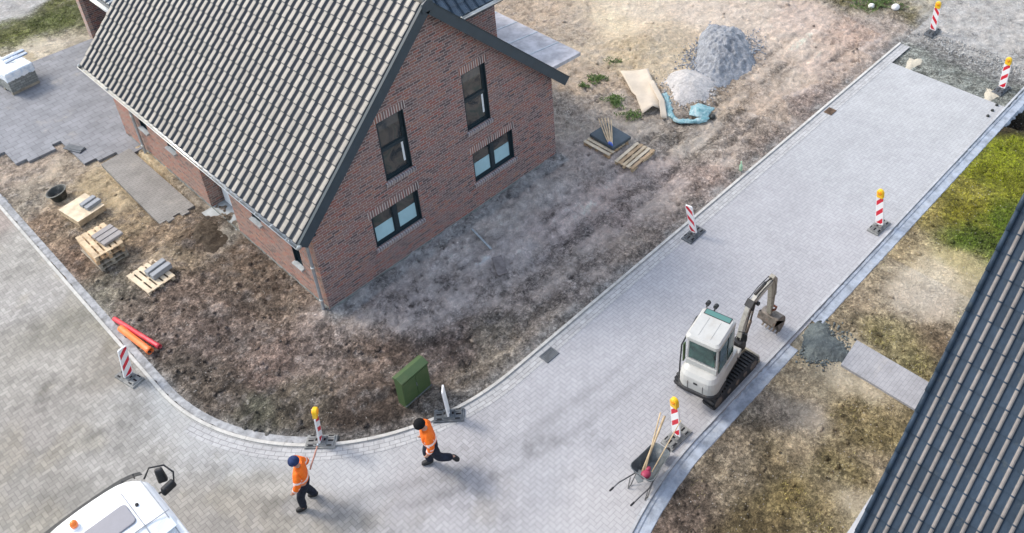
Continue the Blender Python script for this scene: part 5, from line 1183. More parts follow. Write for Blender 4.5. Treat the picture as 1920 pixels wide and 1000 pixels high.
tt = MB(); [tt.box(W(arcp[-1][0] - .03, yb - .22 + i * .11, arcp[-1][1]), (.12, .045, .03), ry=R(-20)) for i in range(5)]; tt.build('bucket_tooth', esteel, buo)

# ------------------------------------------------------------ wheelbarrow with tools
bgrey = simple('barrow_tray', (0.12, 0.135, 0.14, 1), 0.5, 0.5, 0.2, var=0.25, dirt=((0.36, 0.35, 0.33, 1), 5, 0.6)); tube_g = simple('barrow_tube', (0.13, 0.13, 0.13, 1), 0.5, 0.5, 0.3, var=0.2)
wb = thing('wheelbarrow', 'grey wheelbarrow loaded with long handled tools at the road edge', 'wheelbarrow', (1.95, -9.93, 0.0), R(4))
def tray(x0, x1, h0, h1, z, r=.12):
    P = []
    for cx_, cy_, a0 in ((x1 - r, h1 - r, 0), (x0 + r, h0 - r, 90), (x0 + r, -h0 + r, 180), (x1 - r, -h1 + r, 270)):
        for k in range(5): a = R(a0 + 90 * k / 4); P.append(Vector((cx_ + r * math.cos(a), cy_ + r * math.sin(a), z)))
    return P
b = MB(); b.loft([tray(-.22, .28, .19, .13, .27, .1), tray(-.36, .42, .29, .22, .5, .12), tray(-.4, .52, .33, .26, .62, .13), tray(-.385, .505, .315, .245, .62, .13), tray(-.345, .405, .275, .205, .5, .12), tray(-.2, .26, .17, .11, .29, .09)]); b.build('tray', bgrey, wb, False, bevel=0.004)
b = MB()
for s_ in (-1, 1): b.tube([(-1.02, s_ * .29, .6), (-.8, s_ * .29, .54), (-.4, s_ * .26, .34), (0, s_ * .18, .25), (.62, s_ * .06, .2)], .017, 8)
b.build('frame', tube_g, wb, True)
for s_ in (-1, 1):
    b = MB(); b.tube([(-1.12, s_ * .29, .63), (-1.0, s_ * .29, .595)], .024, 8); b.build('grip', eblack, wb, True)
    b = MB(); b.tube([(-.2, s_ * .22, .3), (-.42, s_ * .24, .02), (-.52, s_ * .24, .02), (-.42, s_ * .25, .3)], .014, 6); b.build('leg', tube_g, wb, True)
b = MB(); b.tube([(.62 + .14 * math.cos(2 * math.pi * k / 20), 0, .19 + .14 * math.sin(2 * math.pi * k / 20)) for k in range(21)], .042, 8, cap=False); wh = b.build('wheel', eblack, wb, True)
b = MB(); b.tube([(.62, -.06, .19), (.62, .06, .19)], .025, 10); b.tube([(.62, -.012, .19), (.62, .012, .19)], .1, 16); b.build('rim', zinc, wh)
hw_m = simple('handle_wood', (0.5, 0.38, 0.23, 1), 0.7, 0.3, var=0.2); redp = simple('dark_red_bag', (0.3, 0.03, 0.07, 1), 0.5, 0.4, var=0.3, scale=6)
def tool(name, a, b_, lab, r_=.017, head=None, hm_=None):
    t = thing(name, lab, name.replace('_', ' '), a); a = Vector(a); d_ = Vector(b_) - a
    q = MB(); q.tube([(0, 0, 0), d_ * .5 + Vector((0, 0, .004)), d_], r_, 8); q.build('handle', hw_m, t, True)
    if head == 'spade': q = MB(); dn_ = -d_.normalized(); sd = dn_.cross(Vector((0, 0, 1))).normalized(); vs = [sd * .09, sd * -.09, sd * -.1 + dn_ * .2, dn_ * .27, sd * .1 + dn_ * .2]; up = Vector((0, 0, .012)); q.add(vs + [v + up for v in vs], [(4, 3, 2, 1, 0), (5, 6, 7, 8, 9)] + [(i, (i + 1) % 5, 5 + (i + 1) % 5, 5 + i) for i in range(5)]); q.build('blade', bgrey, t)
    if head == 'broom': q = MB(); q.box((0, 0, 0), (.08, .4, .05), rz=math.atan2(d_.y, d_.x)); q.box((0, 0, -.05), (.07, .38, .06), rz=math.atan2(d_.y, d_.x)); q.build('head', redp, t, bevel=.01)
    return t
tool('shovel', (1.72, -9.9, .5), (2.8, -9.66, 1.2), 'wooden handled shovel lying in the wheelbarrow, its handle on the road side', .03, 'spade')
tool('rake', (1.75, -9.95, .52), (2.78, -9.55, 1.25), 'second wooden handle rising out of the wheelbarrow beside the shovel', .016)
tool('broom', (1.85, -10.07, .5), (3.0, -9.98, 1.12), 'thin handled tool leaning from the wheelbarrow across the beacon base', .013)
0 and tool('pole', (1.95, -10.02, .48), (2.85, -10.1, .55), 'thin stick poking out of the wheelbarrow low over the kerb', .01)
q = MB(); q.sphere((0, 0, .07), (.13, .11, .07), 9); q.sphere((.12, .03, .11), (.07, .06, .05), 8); o = q.build('red_bag', redp, smooth=True, loc=(1.72, -10.0, .42)); tag(o, 'dark red bag in the rear of the wheelbarrow', 'bag')

# ------------------------------------------------------------ truck cab
tw = simple('truck_white', (0.82, 0.83, 0.84, 1), 0.25, 0.5, var=0.02, scale=2)
tk = thing('truck', 'white truck cab with grey roof hatch and orange dome light at the lower edge', 'truck', (-7.38, -3.27, 0.0))
def tring(hw, yf, yb_, z, r=.3, rb=.1):
    P = []
    for cx_, cy_, a0, rad in ((hw - r, yf - r * .6, 0, r), (-hw + r, yf - r * .6, 90, r), (-hw + rb, yb_ + rb, 180, rb), (hw - rb, yb_ + rb, 270, rb)):
        for k in range(7):
            a = R(a0 + 90 * k / 6); P.append(Vector((cx_ + rad * math.cos(a), cy_ + rad * (.6 if rad == r else 1) * math.sin(a), z)))
    return P
b = MB(); b.loft([tring(1.2, .12, -2.0, .45), tring(1.22, .15, -2.0, 1.3), tring(1.21, .1, -2.0, 1.9), tring(1.17, -.12, -2.0, 2.6), tring(1.13, -.25, -2.0, 2.74, .35)])
body = b.build('cab_body', tw, tk, True)
# high roof, falling off towards the rear
def roofz(x, y): return 2.98 - .05 * (x / 1.15) ** 2 - max(0, (-y - 1.25)) * .38 - .05 * max(0, 1 - (-y) / .25) ** 2
nx_, ny_ = 25, 33; vs = []; fs = []
for j in range(ny_):
    yy = .02 - 2.1 * j / (ny_ - 1)
    for i in range(nx_):
        u = i / (nx_ - 1) * 2 - 1; corner = max(0, (yy + .22) / .24); hw2 = 1.13 - .12 * corner ** 2.2
        e_ = abs(u) ** 7; xx = u * hw2; vs.append((xx, yy + .05 - (.05 * u * u + .1 * abs(u) ** 6), roofz(xx, yy) - .16 * e_))
for j in range(ny_ - 1):
    for i in range(nx_ - 1): a = j * nx_ + i; fs.append((a, a + 1, a + nx_ + 1, a + nx_))
bnd = [i for i in range(nx_)] + [j * nx_ + nx_ - 1 for j in range(1, ny_)] + [(ny_ - 1) * nx_ + i for i in range(nx_ - 2, -1, -1)] + [j * nx_ for j in range(ny_ - 2, 0, -1)]
base = len(vs); vs += [(vs[i][0], vs[i][1], 2.55) for i in bnd]
for k in range(len(bnd)): k2 = (k + 1) % len(bnd); fs.append((bnd[k], bnd[k2], base + k2, base + k))
b = MB(); b.add(vs, fs); rfo = b.build('roof', tw, tk, True)
def rp(x, y, dz): return (x, y, roofz(x, y) + dz)
b = MB(); P = []
for cx_, cy_, a0 in ((.48, -.62, 0), (-.2, -.62, 90), (-.2, -.98, 180), (.48, -.98, 270)):
    for k in range(6): a = R(a0 + 90 * k / 5); P.append((cx_ + .09 * math.cos(a), cy_ + .09 * math.sin(a)))
ht = roofz(.2, -.8); b.prism(P, (ht - .05, ht + .035)); b.build('roof_hatch', simple('hatch_grey', (0.2, 0.2, 0.225, 1), 0.4, 0.5, var=0.04), rfo, bevel=0.015)
b = MB(); b.tube([rp(-.3, -.28, -.03), rp(-.3, -.28, .04)], .09, 16); b.build('beacon_mount', tw, rfo)
b = MB(); b.sphere(rp(-.3, -.28, .1), (.075, .075, .1), 8); om = M('orange_dome', .2, .6); om.color((.9, .2, .02, 1)); b.build('beacon_dome', om.m, rfo, True)
b = MB(); b.tube([rp(.72, -.72, -.02), rp(.72, -.72, .025)], .035, 12); b.tube([rp(.72, -.72, .02), rp(.72, -.72, .05)], .02, 10); b.build('antenna_base', eblack, rfo)
for xx_, w2_ in ((-1.02, .012), (-.62, .01), (.62, .01), (1.02, .012)):
    b = MB(); b.tube([rp(xx_, y_, .003) for y_ in (-.25, -.6, -1.0, -1.25, -1.6, -2.0)], w2_, 4); b.build('roof_seam', simple('seam_grey', (.35, .36, .38, 1), .5), rfo)
b = MB(); b.tube([rp(x_, -1.26, .002) for x_ in (-1.1, -.5, 0, .5, 1.1)], .012, 4); b.build('roof_seam', simple('seam_grey', (.3, .31, .33, 1), .5), rfo)
for q_ in ((rp(.9, -1.5, .02), (.3, .3, .03)), (rp(-.7, -1.55, .02), (.5, .25, .03))): b = MB(); b.box(*q_); b.build('roof_shade_patch', simple('blue_shade_tone', (.5, .56, .63, 1), .4), rfo)  # flat patches paint the bluish shade of the rear roof slope
# sun visor: dark blade in front of the windscreen top
vis = []
for k in range(21):
    u = k / 20 * 2 - 1; yy = .085 - .05 * u * u - .12 * abs(u) ** 6; vis.append((u * 1.12, yy))
b = MB(); vs = [(x, y + .0, 2.88) for x, y in vis] + [(x * 1.0, y + .16, 2.8) for x, y in vis] + [(x, y, 2.86) for x, y in vis] + [(x * 1.0, y + .16, 2.78) for x, y in vis]; n = 21
fs = [(i, i + 1, n + i + 1, n + i) for i in range(n - 1)] + [(2 * n + i, 3 * n + i, 3 * n + i + 1, 2 * n + i + 1) for i in range(n - 1)] + [(n + i, n + i + 1, 3 * n + i + 1, 3 * n + i) for i in range(n - 1)] + [(i, 2 * n + i, 2 * n + i + 1, i + 1) for i in range(n - 1)]
b.add(vs, fs); visor = b.build('sun_visor', eblack, tk)
b = MB(); [b.tube([(u * 1.08, .0, 2.8), (u * 1.1, .12 - .05 * u * u, 2.87)], .014, 6) for u in (-.7, -.25, .25, .7, .9)]; b.build('visor_bracket', eblack, visor)
# windscreen and grille, lower down at the front
b = MB(); b.add([(-1.0, .16, 1.75), (1.0, .16, 1.75), (.95, -.03, 2.6), (-.95, -.03, 2.6), (-1.0, .12, 1.75), (1.0, .12, 1.75), (.95, -.07, 2.6), (-.95, -.07, 2.6)], [(0, 1, 2, 3), (7, 6, 5, 4), (0, 4, 5, 1), (1, 5, 6, 2), (2, 6, 7, 3), (3, 7, 4, 0)]); b.build('windscreen', eglass, tk)
for s_, nm in ((1, 0), (-1, 0)):
    b = MB(); b.tube([(s_ * 1.12, .0, 2.62), (s_ * 1.3, .14, 2.66), (s_ * 1.55, .02, 2.6), (s_ * 1.62, -.2, 2.5), (s_ * 1.52, -.26, 2.2), (s_ * 1.18, -.1, 2.1)], .02, 8); arm_ = b.build('mirror_arm', eblack, tk, True)
    b = MB(); b.box((s_ * 1.42, .0, 2.42), (.2, .12, .42), rz=s_ * R(-25), taper=.8); b.box((s_ * 1.4, -.33, 2.36), (.32, .14, .2), rz=s_ * R(10), taper=.85); b.build('mirror', eblack, arm_, bevel=.04, segs=3)
for s_ in (-1, 1):
    for y_ in (-.75,):
        b = MB(); b.tube([(s_ * .85, y_, .5), (s_ * 1.18, y_, .5)], .5, 28); w_ = b.build('wheel', eblack, tk, False, bevel=.03); 
        b = MB(); b.tube([(s_ * 1.15, y_, .5), (s_ * 1.195, y_, .5)], .27, 20); b.build('rim', zinc, w_)
# load bed behind, outside the frame but part of the truck
b = MB(); b.box((0, -4.6, .95), (2.3, 4.7, .18)); [b.box((s_ * 1.17, -4.6, 1.35), (.06, 4.7, .6)) for s_ in (-1, 1)]; b.box((0, -2.28, 1.5), (2.3, .06, .9)); b.build('load_bed', simple('truck_bed', (.2, .22, .24, 1), .6, .4), tk, bevel=.01)
for s_ in (-1, 1):
    b = MB(); b.tube([(s_ * .75, -5.4, .5), (s_ * 1.15, -5.4, .5)], .5, 28); b.build('wheel', eblack, tk)

# ------------------------------------------------------------ workers
def skin_mesh(name, V, E, mat, parent, lv=2, root=0, flat=None):
    """V: list of (co, radius or (rx, ry)); grows one continuous surface, applied to a mesh"""
    me = bpy.data.meshes.new(name); me.from_pydata([tuple(v[0]) for v in V], E, [])
    o = bpy.data.objects.new(name, me); COL.objects.link(o)
    o.modifiers.new('skin', 'SKIN').use_smooth_shade = True
    if not me.skin_vertices:
        bm = bmesh.new(); bm.from_mesh(me); bm.verts.layers.skin.verify(); bm.to_mesh(me); bm.free()
    for i, v in enumerate(V):
        r_ = v[1] if isinstance(v[1], (tuple, list)) else (v[1], v[1]); me.skin_vertices[0].data[i].radius = r_; me.skin_vertices[0].data[i].use_root = (i == root)
    sb = o.modifiers.new('sub', 'SUBSURF'); sb.levels = sb.render_levels = lv
    dg = bpy.context.evaluated_depsgraph_get(); m2 = bpy.data.meshes.new_from_object(o.evaluated_get(dg))
    o.modifiers.clear(); o.data = m2; m2.name = name; m2.materials.clear()
    for m_ in (mat if isinstance(mat, list) else [mat]): m2.materials.append(m_)
    m2.polygons.foreach_set('use_smooth', [True] * len(m2.polygons)); o.parent = parent; return o
skinm = simple('skin', (0.42, 0.24, 0.17, 1), 0.6, 0.4, var=0.05)
orange = M('hi_vis_orange', 0.7, 0.3); pf = orange.pos(); orange.color(orange.bright(orange.ramp(orange.noise(pf, 7, 4, .6), [(0.3, (0.8, 0.13, 0.01, 1)), (0.7, (0.95, 0.2, 0.015, 1))]), orange.noise(pf, 12, 3, .6).smooth(.3, .7, .88, 1.05))); orange.bump(orange.noise(pf, 14, 4, .6, 1.5), .7, .02); orange = orange.m
reflect = simple('reflective_tape', (0.78, 0.62, 0.58, 1), 0.4, 0.6, var=0.08)
navy = simple('navy_trousers', (0.018, 0.022, 0.034, 1), 0.85, 0.2, var=0.35, scale=9, bump=.5); shoe = simple('black_shoes', (0.015, 0.015, 0.016, 1), 0.6, 0.4)
def worker(loc, rz, label, J, hatc, extra=None, sc=1.0):
    """J: joints in a frame facing +x, y to the left, z up"""
    t = thing('person', label, 'person', loc, rz)
    V = []; E = []; idx = {}
    def add(k, co, r_, par=None):
        V.append((Vector(co), r_)); idx[k] = len(V) - 1
        if par: E.append((idx[par], idx[k]))
    j = J
    add('pel', j['pel'], (.13, .10)); add('wst', j['wst'], (.12, .095), 'pel'); add('che', j['che'], (.155, .11), 'wst'); add('nkb', j['nkb'], .07, 'che'); add('nck', j['nck'], .055, 'nkb'); add('hd0', j['hd0'], .075, 'nck'); add('hd1', j['hd1'], .098, 'hd0'); add('hd2', j['hd2'], .07, 'hd1')
    for s_ in 'LR':
        add('hip' + s_, j['hip' + s_], .09, 'pel'); add('kne' + s_, j['kne' + s_], .06, 'hip' + s_); add('ank' + s_, j['ank' + s_], .042, 'kne' + s_); add('toe' + s_, j['toe' + s_], .035, 'ank' + s_)
        add('sho' + s_, j['sho' + s_], .058, 'che'); add('elb' + s_, j['elb' + s_], .044, 'sho' + s_); add('wri' + s_, j['wri' + s_], .028, 'elb' + s_)
        h = Vector(j['wri' + s_]); d_ = (h - Vector(j['elb' + s_])).normalized(); sd = d_.cross(Vector((0, 1, 0.2))).normalized(); q = d_.cross(sd).normalized()
        add('pal' + s_, h + d_ * .06, (.04, .02), 'wri' + s_)
        for f_, (o2, L_) in enumerate(((-.03, .07), (-.01, .082), (.011, .078), (.031, .06))):
            add('f%d%s' % (f_, s_), h + d_ * .095 + sd * o2, .011, 'pal' + s_); add('g%d%s' % (f_, s_), h + d_ * (.095 + L_ * .6) + sd * o2 + q * .015, .0095, 'f%d%s' % (f_, s_)); add('t%d%s' % (f_, s_), h + d_ * (.095 + L_ * .75) + sd * o2 + q * .045, .008, 'g%d%s' % (f_, s_))
        add('tb' + s_, h + d_ * .05 - sd * .045 + q * .01, .013, 'pal' + s_); add('tt' + s_, h + d_ * .085 - sd * .06 + q * .03, .010, 'tb' + s_)
    body = skin_mesh('body', V, E, skinm, t)
    # face: nose, eyes, ears as sub-features of the body
    hd = Vector(j['hd1']); fw = (Vector(j['face'])).normalized(); lf = Vector((0, 0, 1)).cross(fw).normalized(); up = fw.cross(lf)
    f = MB(); f.sphere(hd + fw * .1 - up * .01, (.016, .014, .024), 6); [f.sphere(hd + lf * s_ * .095 - up * .005, (.02, .012, .03), 6) for s_ in (-1, 1)]; f.build('nose_and_ears', skinm, body, True)
    f = MB(); [f.sphere(hd + fw * .088 + lf * s_ * .033 + up * .015, .012, 6) for s_ in (-1, 1)]; f.sphere(hd + fw * .09 - up * .05, (.012, .026, .006), 6); f.build('eyes_and_mouth', shoe, body, True)
    # jacket
    V2 = [(j['pel'], (.21, .18)), (j['wst'], (.205, .175)), (j['che'], (.235, .185)), (j['nkb'], (.14, .12))]; E2 = [(0, 1), (1, 2), (2, 3)]
    for s_ in 'LR':
        k = len(V2); a = Vector(j['sho' + s_]); b_ = Vector(j['elb' + s_]); c2 = Vector(j['wri' + s_])
        V2 += [(a, .11), (a.lerp(b_, .55), .098), (b_, .088), (b_.lerp(c2, .5), .08), (b_.lerp(c2, .93), .066)]; E2 += [(2, k), (k, k + 1), (k + 1, k + 2), (k + 2, k + 3), (k + 3, k + 4)]
    jk = skin_mesh('jacket', V2, E2, [orange, reflect], t)
    pel, wst, che = Vector(j['pel']), Vector(j['wst']), Vector(j['che']); ax = (che - pel).normalized()
    for p_ in jk.data.polygons:
        c3 = p_.center; arm = False; band = False
        for s_ in 'LR':
            a = Vector(j['sho' + s_]); b_ = Vector(j['elb' + s_]); c2 = Vector(j['wri' + s_])
            for q0, q1, ts_ in ((a, b_, (.62,)), (b_, c2, (.45,))):
                d_ = q1 - q0; tt_ = (c3 - q0).dot(d_) / d_.length_squared; dist = (c3 - q0 - d_ * tt_).length
                if dist < .13 and 0.05 < tt_ < 1: 
                    arm = True
                    if any(abs(tt_ - v) * d_.length < .028 for v in ts_): band = True
        h_ = (c3 - pel).dot(ax)
        if not arm and (abs(h_ - .0) < .03 or abs(h_ - .17) < .03): band = True
        if band: p_.material_index = 1
    # trousers, shoes, hat
    V3 = [(Vector(j['pel']) + Vector((0, 0, .03)), (.15, .125))]; E3 = []
    for s_ in 'LR':
        k = len(V3); h_, kn, an = Vector(j['hip' + s_]), Vector(j['kne' + s_]), Vector(j['ank' + s_])
        V3 += [(h_, .13), (h_.lerp(kn, .5), .118), (kn, .1), (kn.lerp(an, .5), .095), (kn.lerp(an, .97), .085)]; E3 += [(0, k), (k, k + 1), (k + 1, k + 2), (k + 2, k + 3), (k + 3, k + 4)]
    skin_mesh('trousers', V3, E3, navy, t)
    for s_ in 'LR':
        an, to = Vector(j['ank' + s_]), Vector(j['toe' + s_]); d_ = (to - an); d_.normalize()
        skin_mesh('shoe', [(an + Vector((0, 0, .03)), .075), (an - Vector((0, 0, .02)) - Vector(d_) * .03, .07), (an.lerp(to, .6), .068), (to + d_ * .03, .058)], [(0, 1), (1, 2), (2, 3)], shoe, t, 1)
    up2 = (Vector(j['hd2']) - Vector(j['hd0'])).normalized()
    hh = MB(); rings = []
    zx = up2; xx = fw - up2 * fw.dot(up2); xx.normalize(); yy = zx.cross(xx)
    for r_, z_ in ((.112, -.02), (.12, .0), (.122, .03), (.112, .08), (.085, .12), (.045, .145), (.01, .152)): rings.append([hd + zx * (z_ + .005) + (xx * math.cos(2 * math.pi * k / 18) * 1.08 + yy * math.sin(2 * math.pi * k / 18)) * r_ for k in range(18)])
    hh.loft(rings); hh.build('beanie', simple('beanie_' + ('blue' if hatc[2] > .05 else 'black'), hatc, .95, .1, var=.2, scale=14, bump=.3), t, True)
    if sc != 1.0: t.scale = (sc, sc, sc)
    return t
# worker 1: walking, head down, right hand holds a long handle, left arm hanging in front
J1 = dict(pel=(0, 0, .9), wst=(.01, 0, 1.06), che=(0, 0, 1.3), nkb=(.01, 0, 1.45), nck=(.02, 0, 1.5), hd0=(.04, 0, 1.55), hd1=(.06, 0, 1.62), hd2=(.06, 0, 1.7), face=(1, 0, -.5),
          hipL=(0, .11, .84), kneL=(.14, .14, .47), ankL=(.12, .15, .09), toeL=(.3, .17, .04), hipR=(0, -.11, .84), kneR=(.05, -.14, .45), ankR=(-.12, -.15, .09), toeR=(.05, -.18, .04),
          shoL=(.04, .2, 1.39), elbL=(.06, .31, 1.12), wriL=(.2, .27, .88), shoR=(.03, -.21, 1.39), elbR=(-.12, -.3, 1.15), wriR=(.04, -.34, 1.08))
A1 = math.atan2(.38, -.33)
w1 = worker((-3.68, -4.53, 0), A1 + R(12), 'worker in orange high visibility jacket and blue beanie carrying a long handle', J1, (0.03, 0.045, 0.11, 1), sc=.98)
# worker 2: mid-stride, body bent forward, rear foot lifted
J2 = dict(pel=(0, 0, .9), wst=(.03, 0, 1.05), che=(.04, 0, 1.28), nkb=(.07, 0, 1.42), nck=(.09, 0, 1.47), hd0=(.12, 0, 1.52), hd1=(.15, 0, 1.58), hd2=(.16, 0, 1.66), face=(1, 0, -.5),
          hipL=(0, .11, .84), kneL=(-.1, .12, .46), ankL=(-.42, .13, .34), toeL=(-.5, .14, .2), hipR=(0, -.11, .84), kneR=(.14, -.12, .48), ankR=(.08, -.13, .09), toeR=(.27, -.14, .04),
          shoL=(.05, .2, 1.36), elbL=(.02, .29, 1.1), wriL=(.12, .26, .88), shoR=(.05, -.2, 1.36), elbR=(-.03, -.3, 1.12), wriR=(.14, -.28, .9))
w2 = worker((-1.17, -5.97, 0), math.atan2(.3, -.4) + R(8), 'worker in orange high visibility jacket and black beanie striding past the kerb', J2, (0.012, 0.012, 0.013, 1), sc=1.06)
# the long handle in worker 1's right hand
sh = thing('long_handle', 'reddish wooden handle held by the worker with the blue beanie', 'handle', (-3.44, -4.55, 1.12))
q = MB(); q.tube([(-.03, -.02, -.03), (0, 0, 0), (.36, .2, .2)], .02, 8); q.build('shaft', simple('reddish_wood', (.42, .22, .17, 1), .7, .3), sh, True)
q = MB(); q.tube([(.36, .2, .2), (.4, .222, .222)], .026, 8); q.build('ferrule', zinc, sh, True)

# ------------------------------------------------------------ weeds and grass
leaf = M('leaf_green', 0.7, 0.3); pf = leaf.pos(); leaf.color(leaf.ramp(leaf.noise(pf, 20, 3), [(0.35, (0.035, 0.07, 0.015, 1)), (0.65, (0.1, 0.16, 0.035, 1))])); leaf = leaf.m
def weed(loc, r_, n, lab, h=.12):
    mb = MB(); rnd = random.Random(int(loc[0] * 100))
    for i in range(n):
        a = rnd.uniform(0, 6.28); q = r_ * math.sqrt(rnd.random()) ; q *= 1 + .6 * math.sin(3 * a + loc[0] * 9) * .6 + .3 * math.sin(5 * a + loc[1] * 7); p_ = Vector((q * math.cos(a), q * math.sin(a) * .7, rnd.uniform(0, h * .5))); L_ = rnd.uniform(.04, .1); b_ = rnd.uniform(0, 6.28)
        d_ = Vector((math.cos(b_), math.sin(b_), rnd.uniform(.1, .9))) * L_; s_ = Vector((-math.sin(b_), math.cos(b_), 0)) * L_ * .28
        mb.add([p_, p_ + d_ * .5 + s_, p_ + d_, p_ + d_ * .5 - s_], [(0, 1, 2, 3)])
    o = mb.build('weed_clump', leaf, loc=loc, rz=rnd.uniform(0, 3)); tag(o, lab, 'weeds', 'weed clumps on the sandy plot'); return o
for (x, y, r_, n, lab) in ((13.08, 1.87, .36, 420, 'larger round weed clump left of the tan boards'), (12.44, 1.94, .2, 160, 'small dark weed clump nearest the house gable'), (12.45, .45, .42, 420, 'weed clump below the round clumps, beside the tan boards'), (12.22, -.55, .4, 300, 'weed clump at the lower corner of the tan boards'), (14.35, 2.15, .35, 200, 'thin yellowish weed clump above the tan boards'), (24.5, -3.2, .9, 900, 'green weeds at the top edge of the photo'), (24.9, -2.2, .8, 700, 'second patch of green weeds along the top edge of the photo')):
    weed((x, y, 0.05), r_, n, lab, .16)

# grass as one scatter mesh over the green and dry zones
def grass_zone():
    rng = np.random.default_rng(5); N = 330000
    x = rng.uniform(-3, 27, N); y = rng.uniform(-18, 27, N)
    k = in_view(x, y, 10) & ((sd_verge(x, y) > .5) | ((y > 19.6) & (x < 3)))
    k &= ~((x > 7.5) & (x < 8.75) & (y < -11.3)) & ~((x < 5.2) & (y < -13.8) & (y > -18))
    x, y = x[k], y[k]; z, col, gm_ = soil_fn(x, y)
    dens = fbm(x, y, 1.6, 4, 111) * 2.2 + .15 + gm_ * .9 - col.mean(1) * 1.6 - .15
    kk = rng.random(len(x)) < np.clip(dens, 0.0, 1)
    return x[kk], y[kk], z[kk], col[kk]
gx_, gy_, gz_, gc_ = grass_zone()
rng = np.random.default_rng(8); n = len(gx_); nb = 3
vs = np.zeros((n * nb * 3, 3)); cols = np.zeros((n * nb * 3, 4)); cols[:, 3] = 1
for b_ in range(nb):
    a = rng.uniform(0, 6.283, n); L_ = rng.uniform(.03, .07, n); tl = rng.uniform(.4, 1.0, n) * L_; wv = .011 + rng.random(n) * .010
    ox = gx_ + rng.normal(0, .03, n); oy = gy_ + rng.normal(0, .03, n)
    i0 = (np.arange(n) * nb + b_) * 3
    vs[i0] = np.stack([ox - np.sin(a) * wv, oy + np.cos(a) * wv, gz_ - .01], 1); vs[i0 + 1] = np.stack([ox + np.sin(a) * wv, oy - np.cos(a) * wv, gz_ - .01], 1)
    vs[i0 + 2] = np.stack([ox + np.cos(a) * tl, oy + np.sin(a) * tl, gz_ + L_ * .8], 1)
    cc = gc_ * rng.uniform(.5, 1.6, n)[:, None] * np.array([1.0, 1.04, .8])
    for q in range(3): cols[i0 + q, :3] = cc
me = bpy.data.meshes.new('grass'); me.vertices.add(len(vs)); me.vertices.foreach_set('co', vs.ravel())
T_ = len(vs) // 3; me.loops.add(T_ * 3); me.loops.foreach_set('vertex_index', np.arange(T_ * 3, dtype=np.int32)); me.polygons.add(T_); me.polygons.foreach_set('loop_start', np.arange(0, T_ * 3, 3, dtype=np.int32)); me.polygons.foreach_set('loop_total', np.full(T_, 3, dtype=np.int32)); me.update(calc_edges=True)
at_ = me.attributes.new('Col', 'FLOAT_COLOR', 'POINT'); at_.data.foreach_set('color', cols.ravel())
gmat = M('grass_blades', .8, .2); a_ = gmat.n('ShaderNodeAttribute'); a_.attribute_name = 'Col'; gmat.link(a_.outputs['Color'], gmat.b.inputs['Base Color']); me.materials.append(gmat.m)
go = bpy.data.objects.new('grass', me); COL.objects.link(go); tag(go, 'short green and dry yellow grass on the verge and lawn', 'grass', kind='stuff')

# clods of mud: one scatter mesh
rng = np.random.default_rng(3); N = 42000
x = rng.uniform(-4.3, 25, N); y = rng.uniform(-16, 20, N)
k = in_view(x, y, 5) & ((sd_plot(x, y) > .18) | (sd_verge(x, y) > .5)) & ~((x > 7.5) & (x < 8.8) & (y < -11.3)) & ~((x > -.1) & (x < 9.1) & (y > -.1)) & ~((x < 2) & (y > 11)) & ~((x < -.3) & (x > -1.6) & (y > 6.7))
x, y = x[k], y[k]; z, col, _g = soil_fn(x, y); lum = col.mean(1)
kk = rng.random(len(x)) < np.clip(1.0 - lum * 3.0, .05, 1) * np.clip(fbm(x, y, 1.1, 3, 131) * 2.5 + .5, 0, 1); x, y, z, col = x[kk], y[kk], z[kk], col[kk]; n = len(x)
ico = bmesh.new(); bmesh.ops.create_icosphere(ico, subdivisions=1, radius=1); iv = np.array([v.co[:] for v in ico.verts]); ifc = np.array([[v.index for v in f.verts] for f in ico.faces]); ico.free()
sz = .016 + .06 * rng.random(n) ** 3; nv = len(iv)
vs = iv[None] * (1 + rng.uniform(-.35, .35, (n, nv, 1))) * sz[:, None, None] * np.stack([rng.uniform(.7, 1.5, n), rng.uniform(.7, 1.5, n), rng.uniform(.45, .9, n)], 1)[:, None, :]
vs += np.stack([x, y, z + sz * .2], 1)[:, None, :]
fc = (ifc[None] + (np.arange(n) * nv)[:, None, None]).reshape(-1, 3); cc = np.repeat(np.concatenate([col * rng.uniform(.6, 1.5, n)[:, None], np.zeros((n, 1))], 1), nv, 0)
me = bpy.data.meshes.new('mud_clods'); me.vertices.add(n * nv); me.vertices.foreach_set('co', vs.ravel()); T_ = len(fc); me.loops.add(T_ * 3); me.loops.foreach_set('vertex_index', fc.ravel().astype(np.int32)); me.polygons.add(T_); me.polygons.foreach_set('loop_start', np.arange(0, T_ * 3, 3, dtype=np.int32)); me.polygons.foreach_set('loop_total', np.full(T_, 3, dtype=np.int32)); me.update(calc_edges=True)
at_ = me.attributes.new('Col', 'FLOAT_COLOR', 'POINT'); at_.data.foreach_set('color', cc.ravel()); me.materials.append(ms.m)
co_ = bpy.data.objects.new('mud_clods', me); COL.objects.link(co_); tag(co_, 'clods of mud scattered over the rough building plot', 'mud clods', kind='stuff')

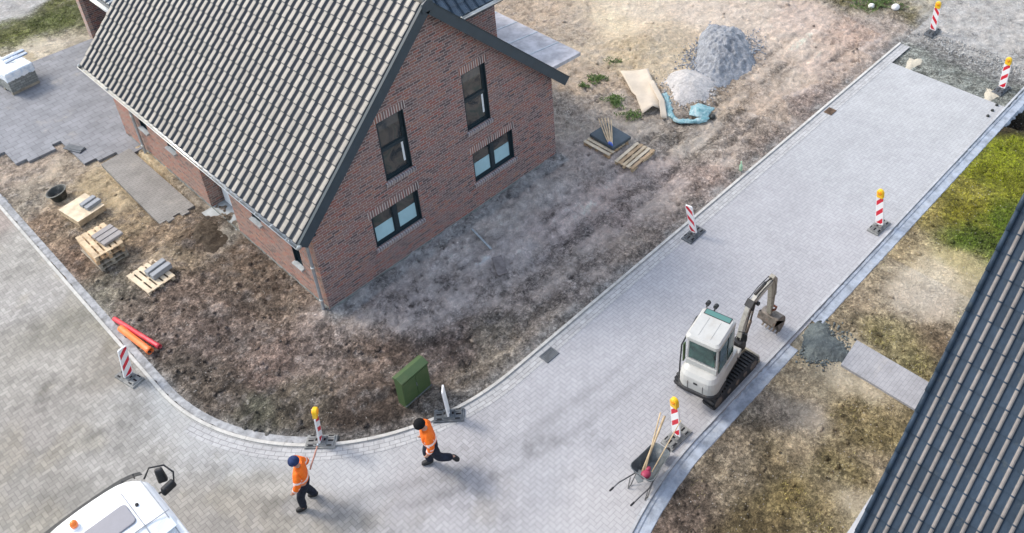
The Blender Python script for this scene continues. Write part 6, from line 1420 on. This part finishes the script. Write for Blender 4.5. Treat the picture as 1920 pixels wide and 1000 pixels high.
# loose stones round the heaps: one scatter mesh
rng = np.random.default_rng(12); n = 5200
cc_ = [(17.35, -.65, 1.9, 1.3), (14.75, -1.1, 1.4, 1.1), (7.95, -10.82, .8, .7), (23.6, -7.6, .5, 2.0)]
pk = rng.choice(4, n, p=[.5, .2, .12, .18]); aa = rng.uniform(0, 6.283, n); r2 = np.abs(rng.normal(.72, .2, n))
x = np.array([cc_[k][0] for k in pk]) + np.cos(aa) * r2 * np.array([cc_[k][2] for k in pk]); y = np.array([cc_[k][1] for k in pk]) + np.sin(aa) * r2 * np.array([cc_[k][3] for k in pk])
k = ~((sd_verge(x, y) < .35) & (y < -9)) | (x > 21.3); k &= (y > -11.6); x, y, pk = x[k], y[k], pk[k]; n = len(x)
z, col, _g = soil_fn(x, y); base_c = np.array([[.27, .29, .32], [.42, .4, .38], [.12, .14, .14], [.3, .3, .29]])[pk] * rng.uniform(.6, 1.4, n)[:, None]
sz = .012 + .03 * rng.random(n) ** 2; vs = iv[None] * (1 + rng.uniform(-.3, .3, (n, nv, 1))) * sz[:, None, None] + np.stack([x, y, z + sz * .4], 1)[:, None, :]
fc = (ifc[None] + (np.arange(n) * nv)[:, None, None]).reshape(-1, 3); cc2 = np.repeat(np.concatenate([base_c, np.ones((n, 1))], 1), nv, 0)
me = bpy.data.meshes.new('loose_stones'); me.vertices.add(n * nv); me.vertices.foreach_set('co', vs.ravel()); T_ = len(fc); me.loops.add(T_ * 3); me.loops.foreach_set('vertex_index', fc.ravel().astype(np.int32)); me.polygons.add(T_); me.polygons.foreach_set('loop_start', np.arange(0, T_ * 3, 3, dtype=np.int32)); me.polygons.foreach_set('loop_total', np.full(T_, 3, dtype=np.int32)); me.update(calc_edges=True)
at_ = me.attributes.new('Col', 'FLOAT_COLOR', 'POINT'); at_.data.foreach_set('color', cc2.ravel()); me.materials.append(gmat.m)
lo_ = bpy.data.objects.new('loose_stones', me); COL.objects.link(lo_); tag(lo_, 'loose stones scattered around the heaps and the torn end of the paving', 'stones', kind='stuff')
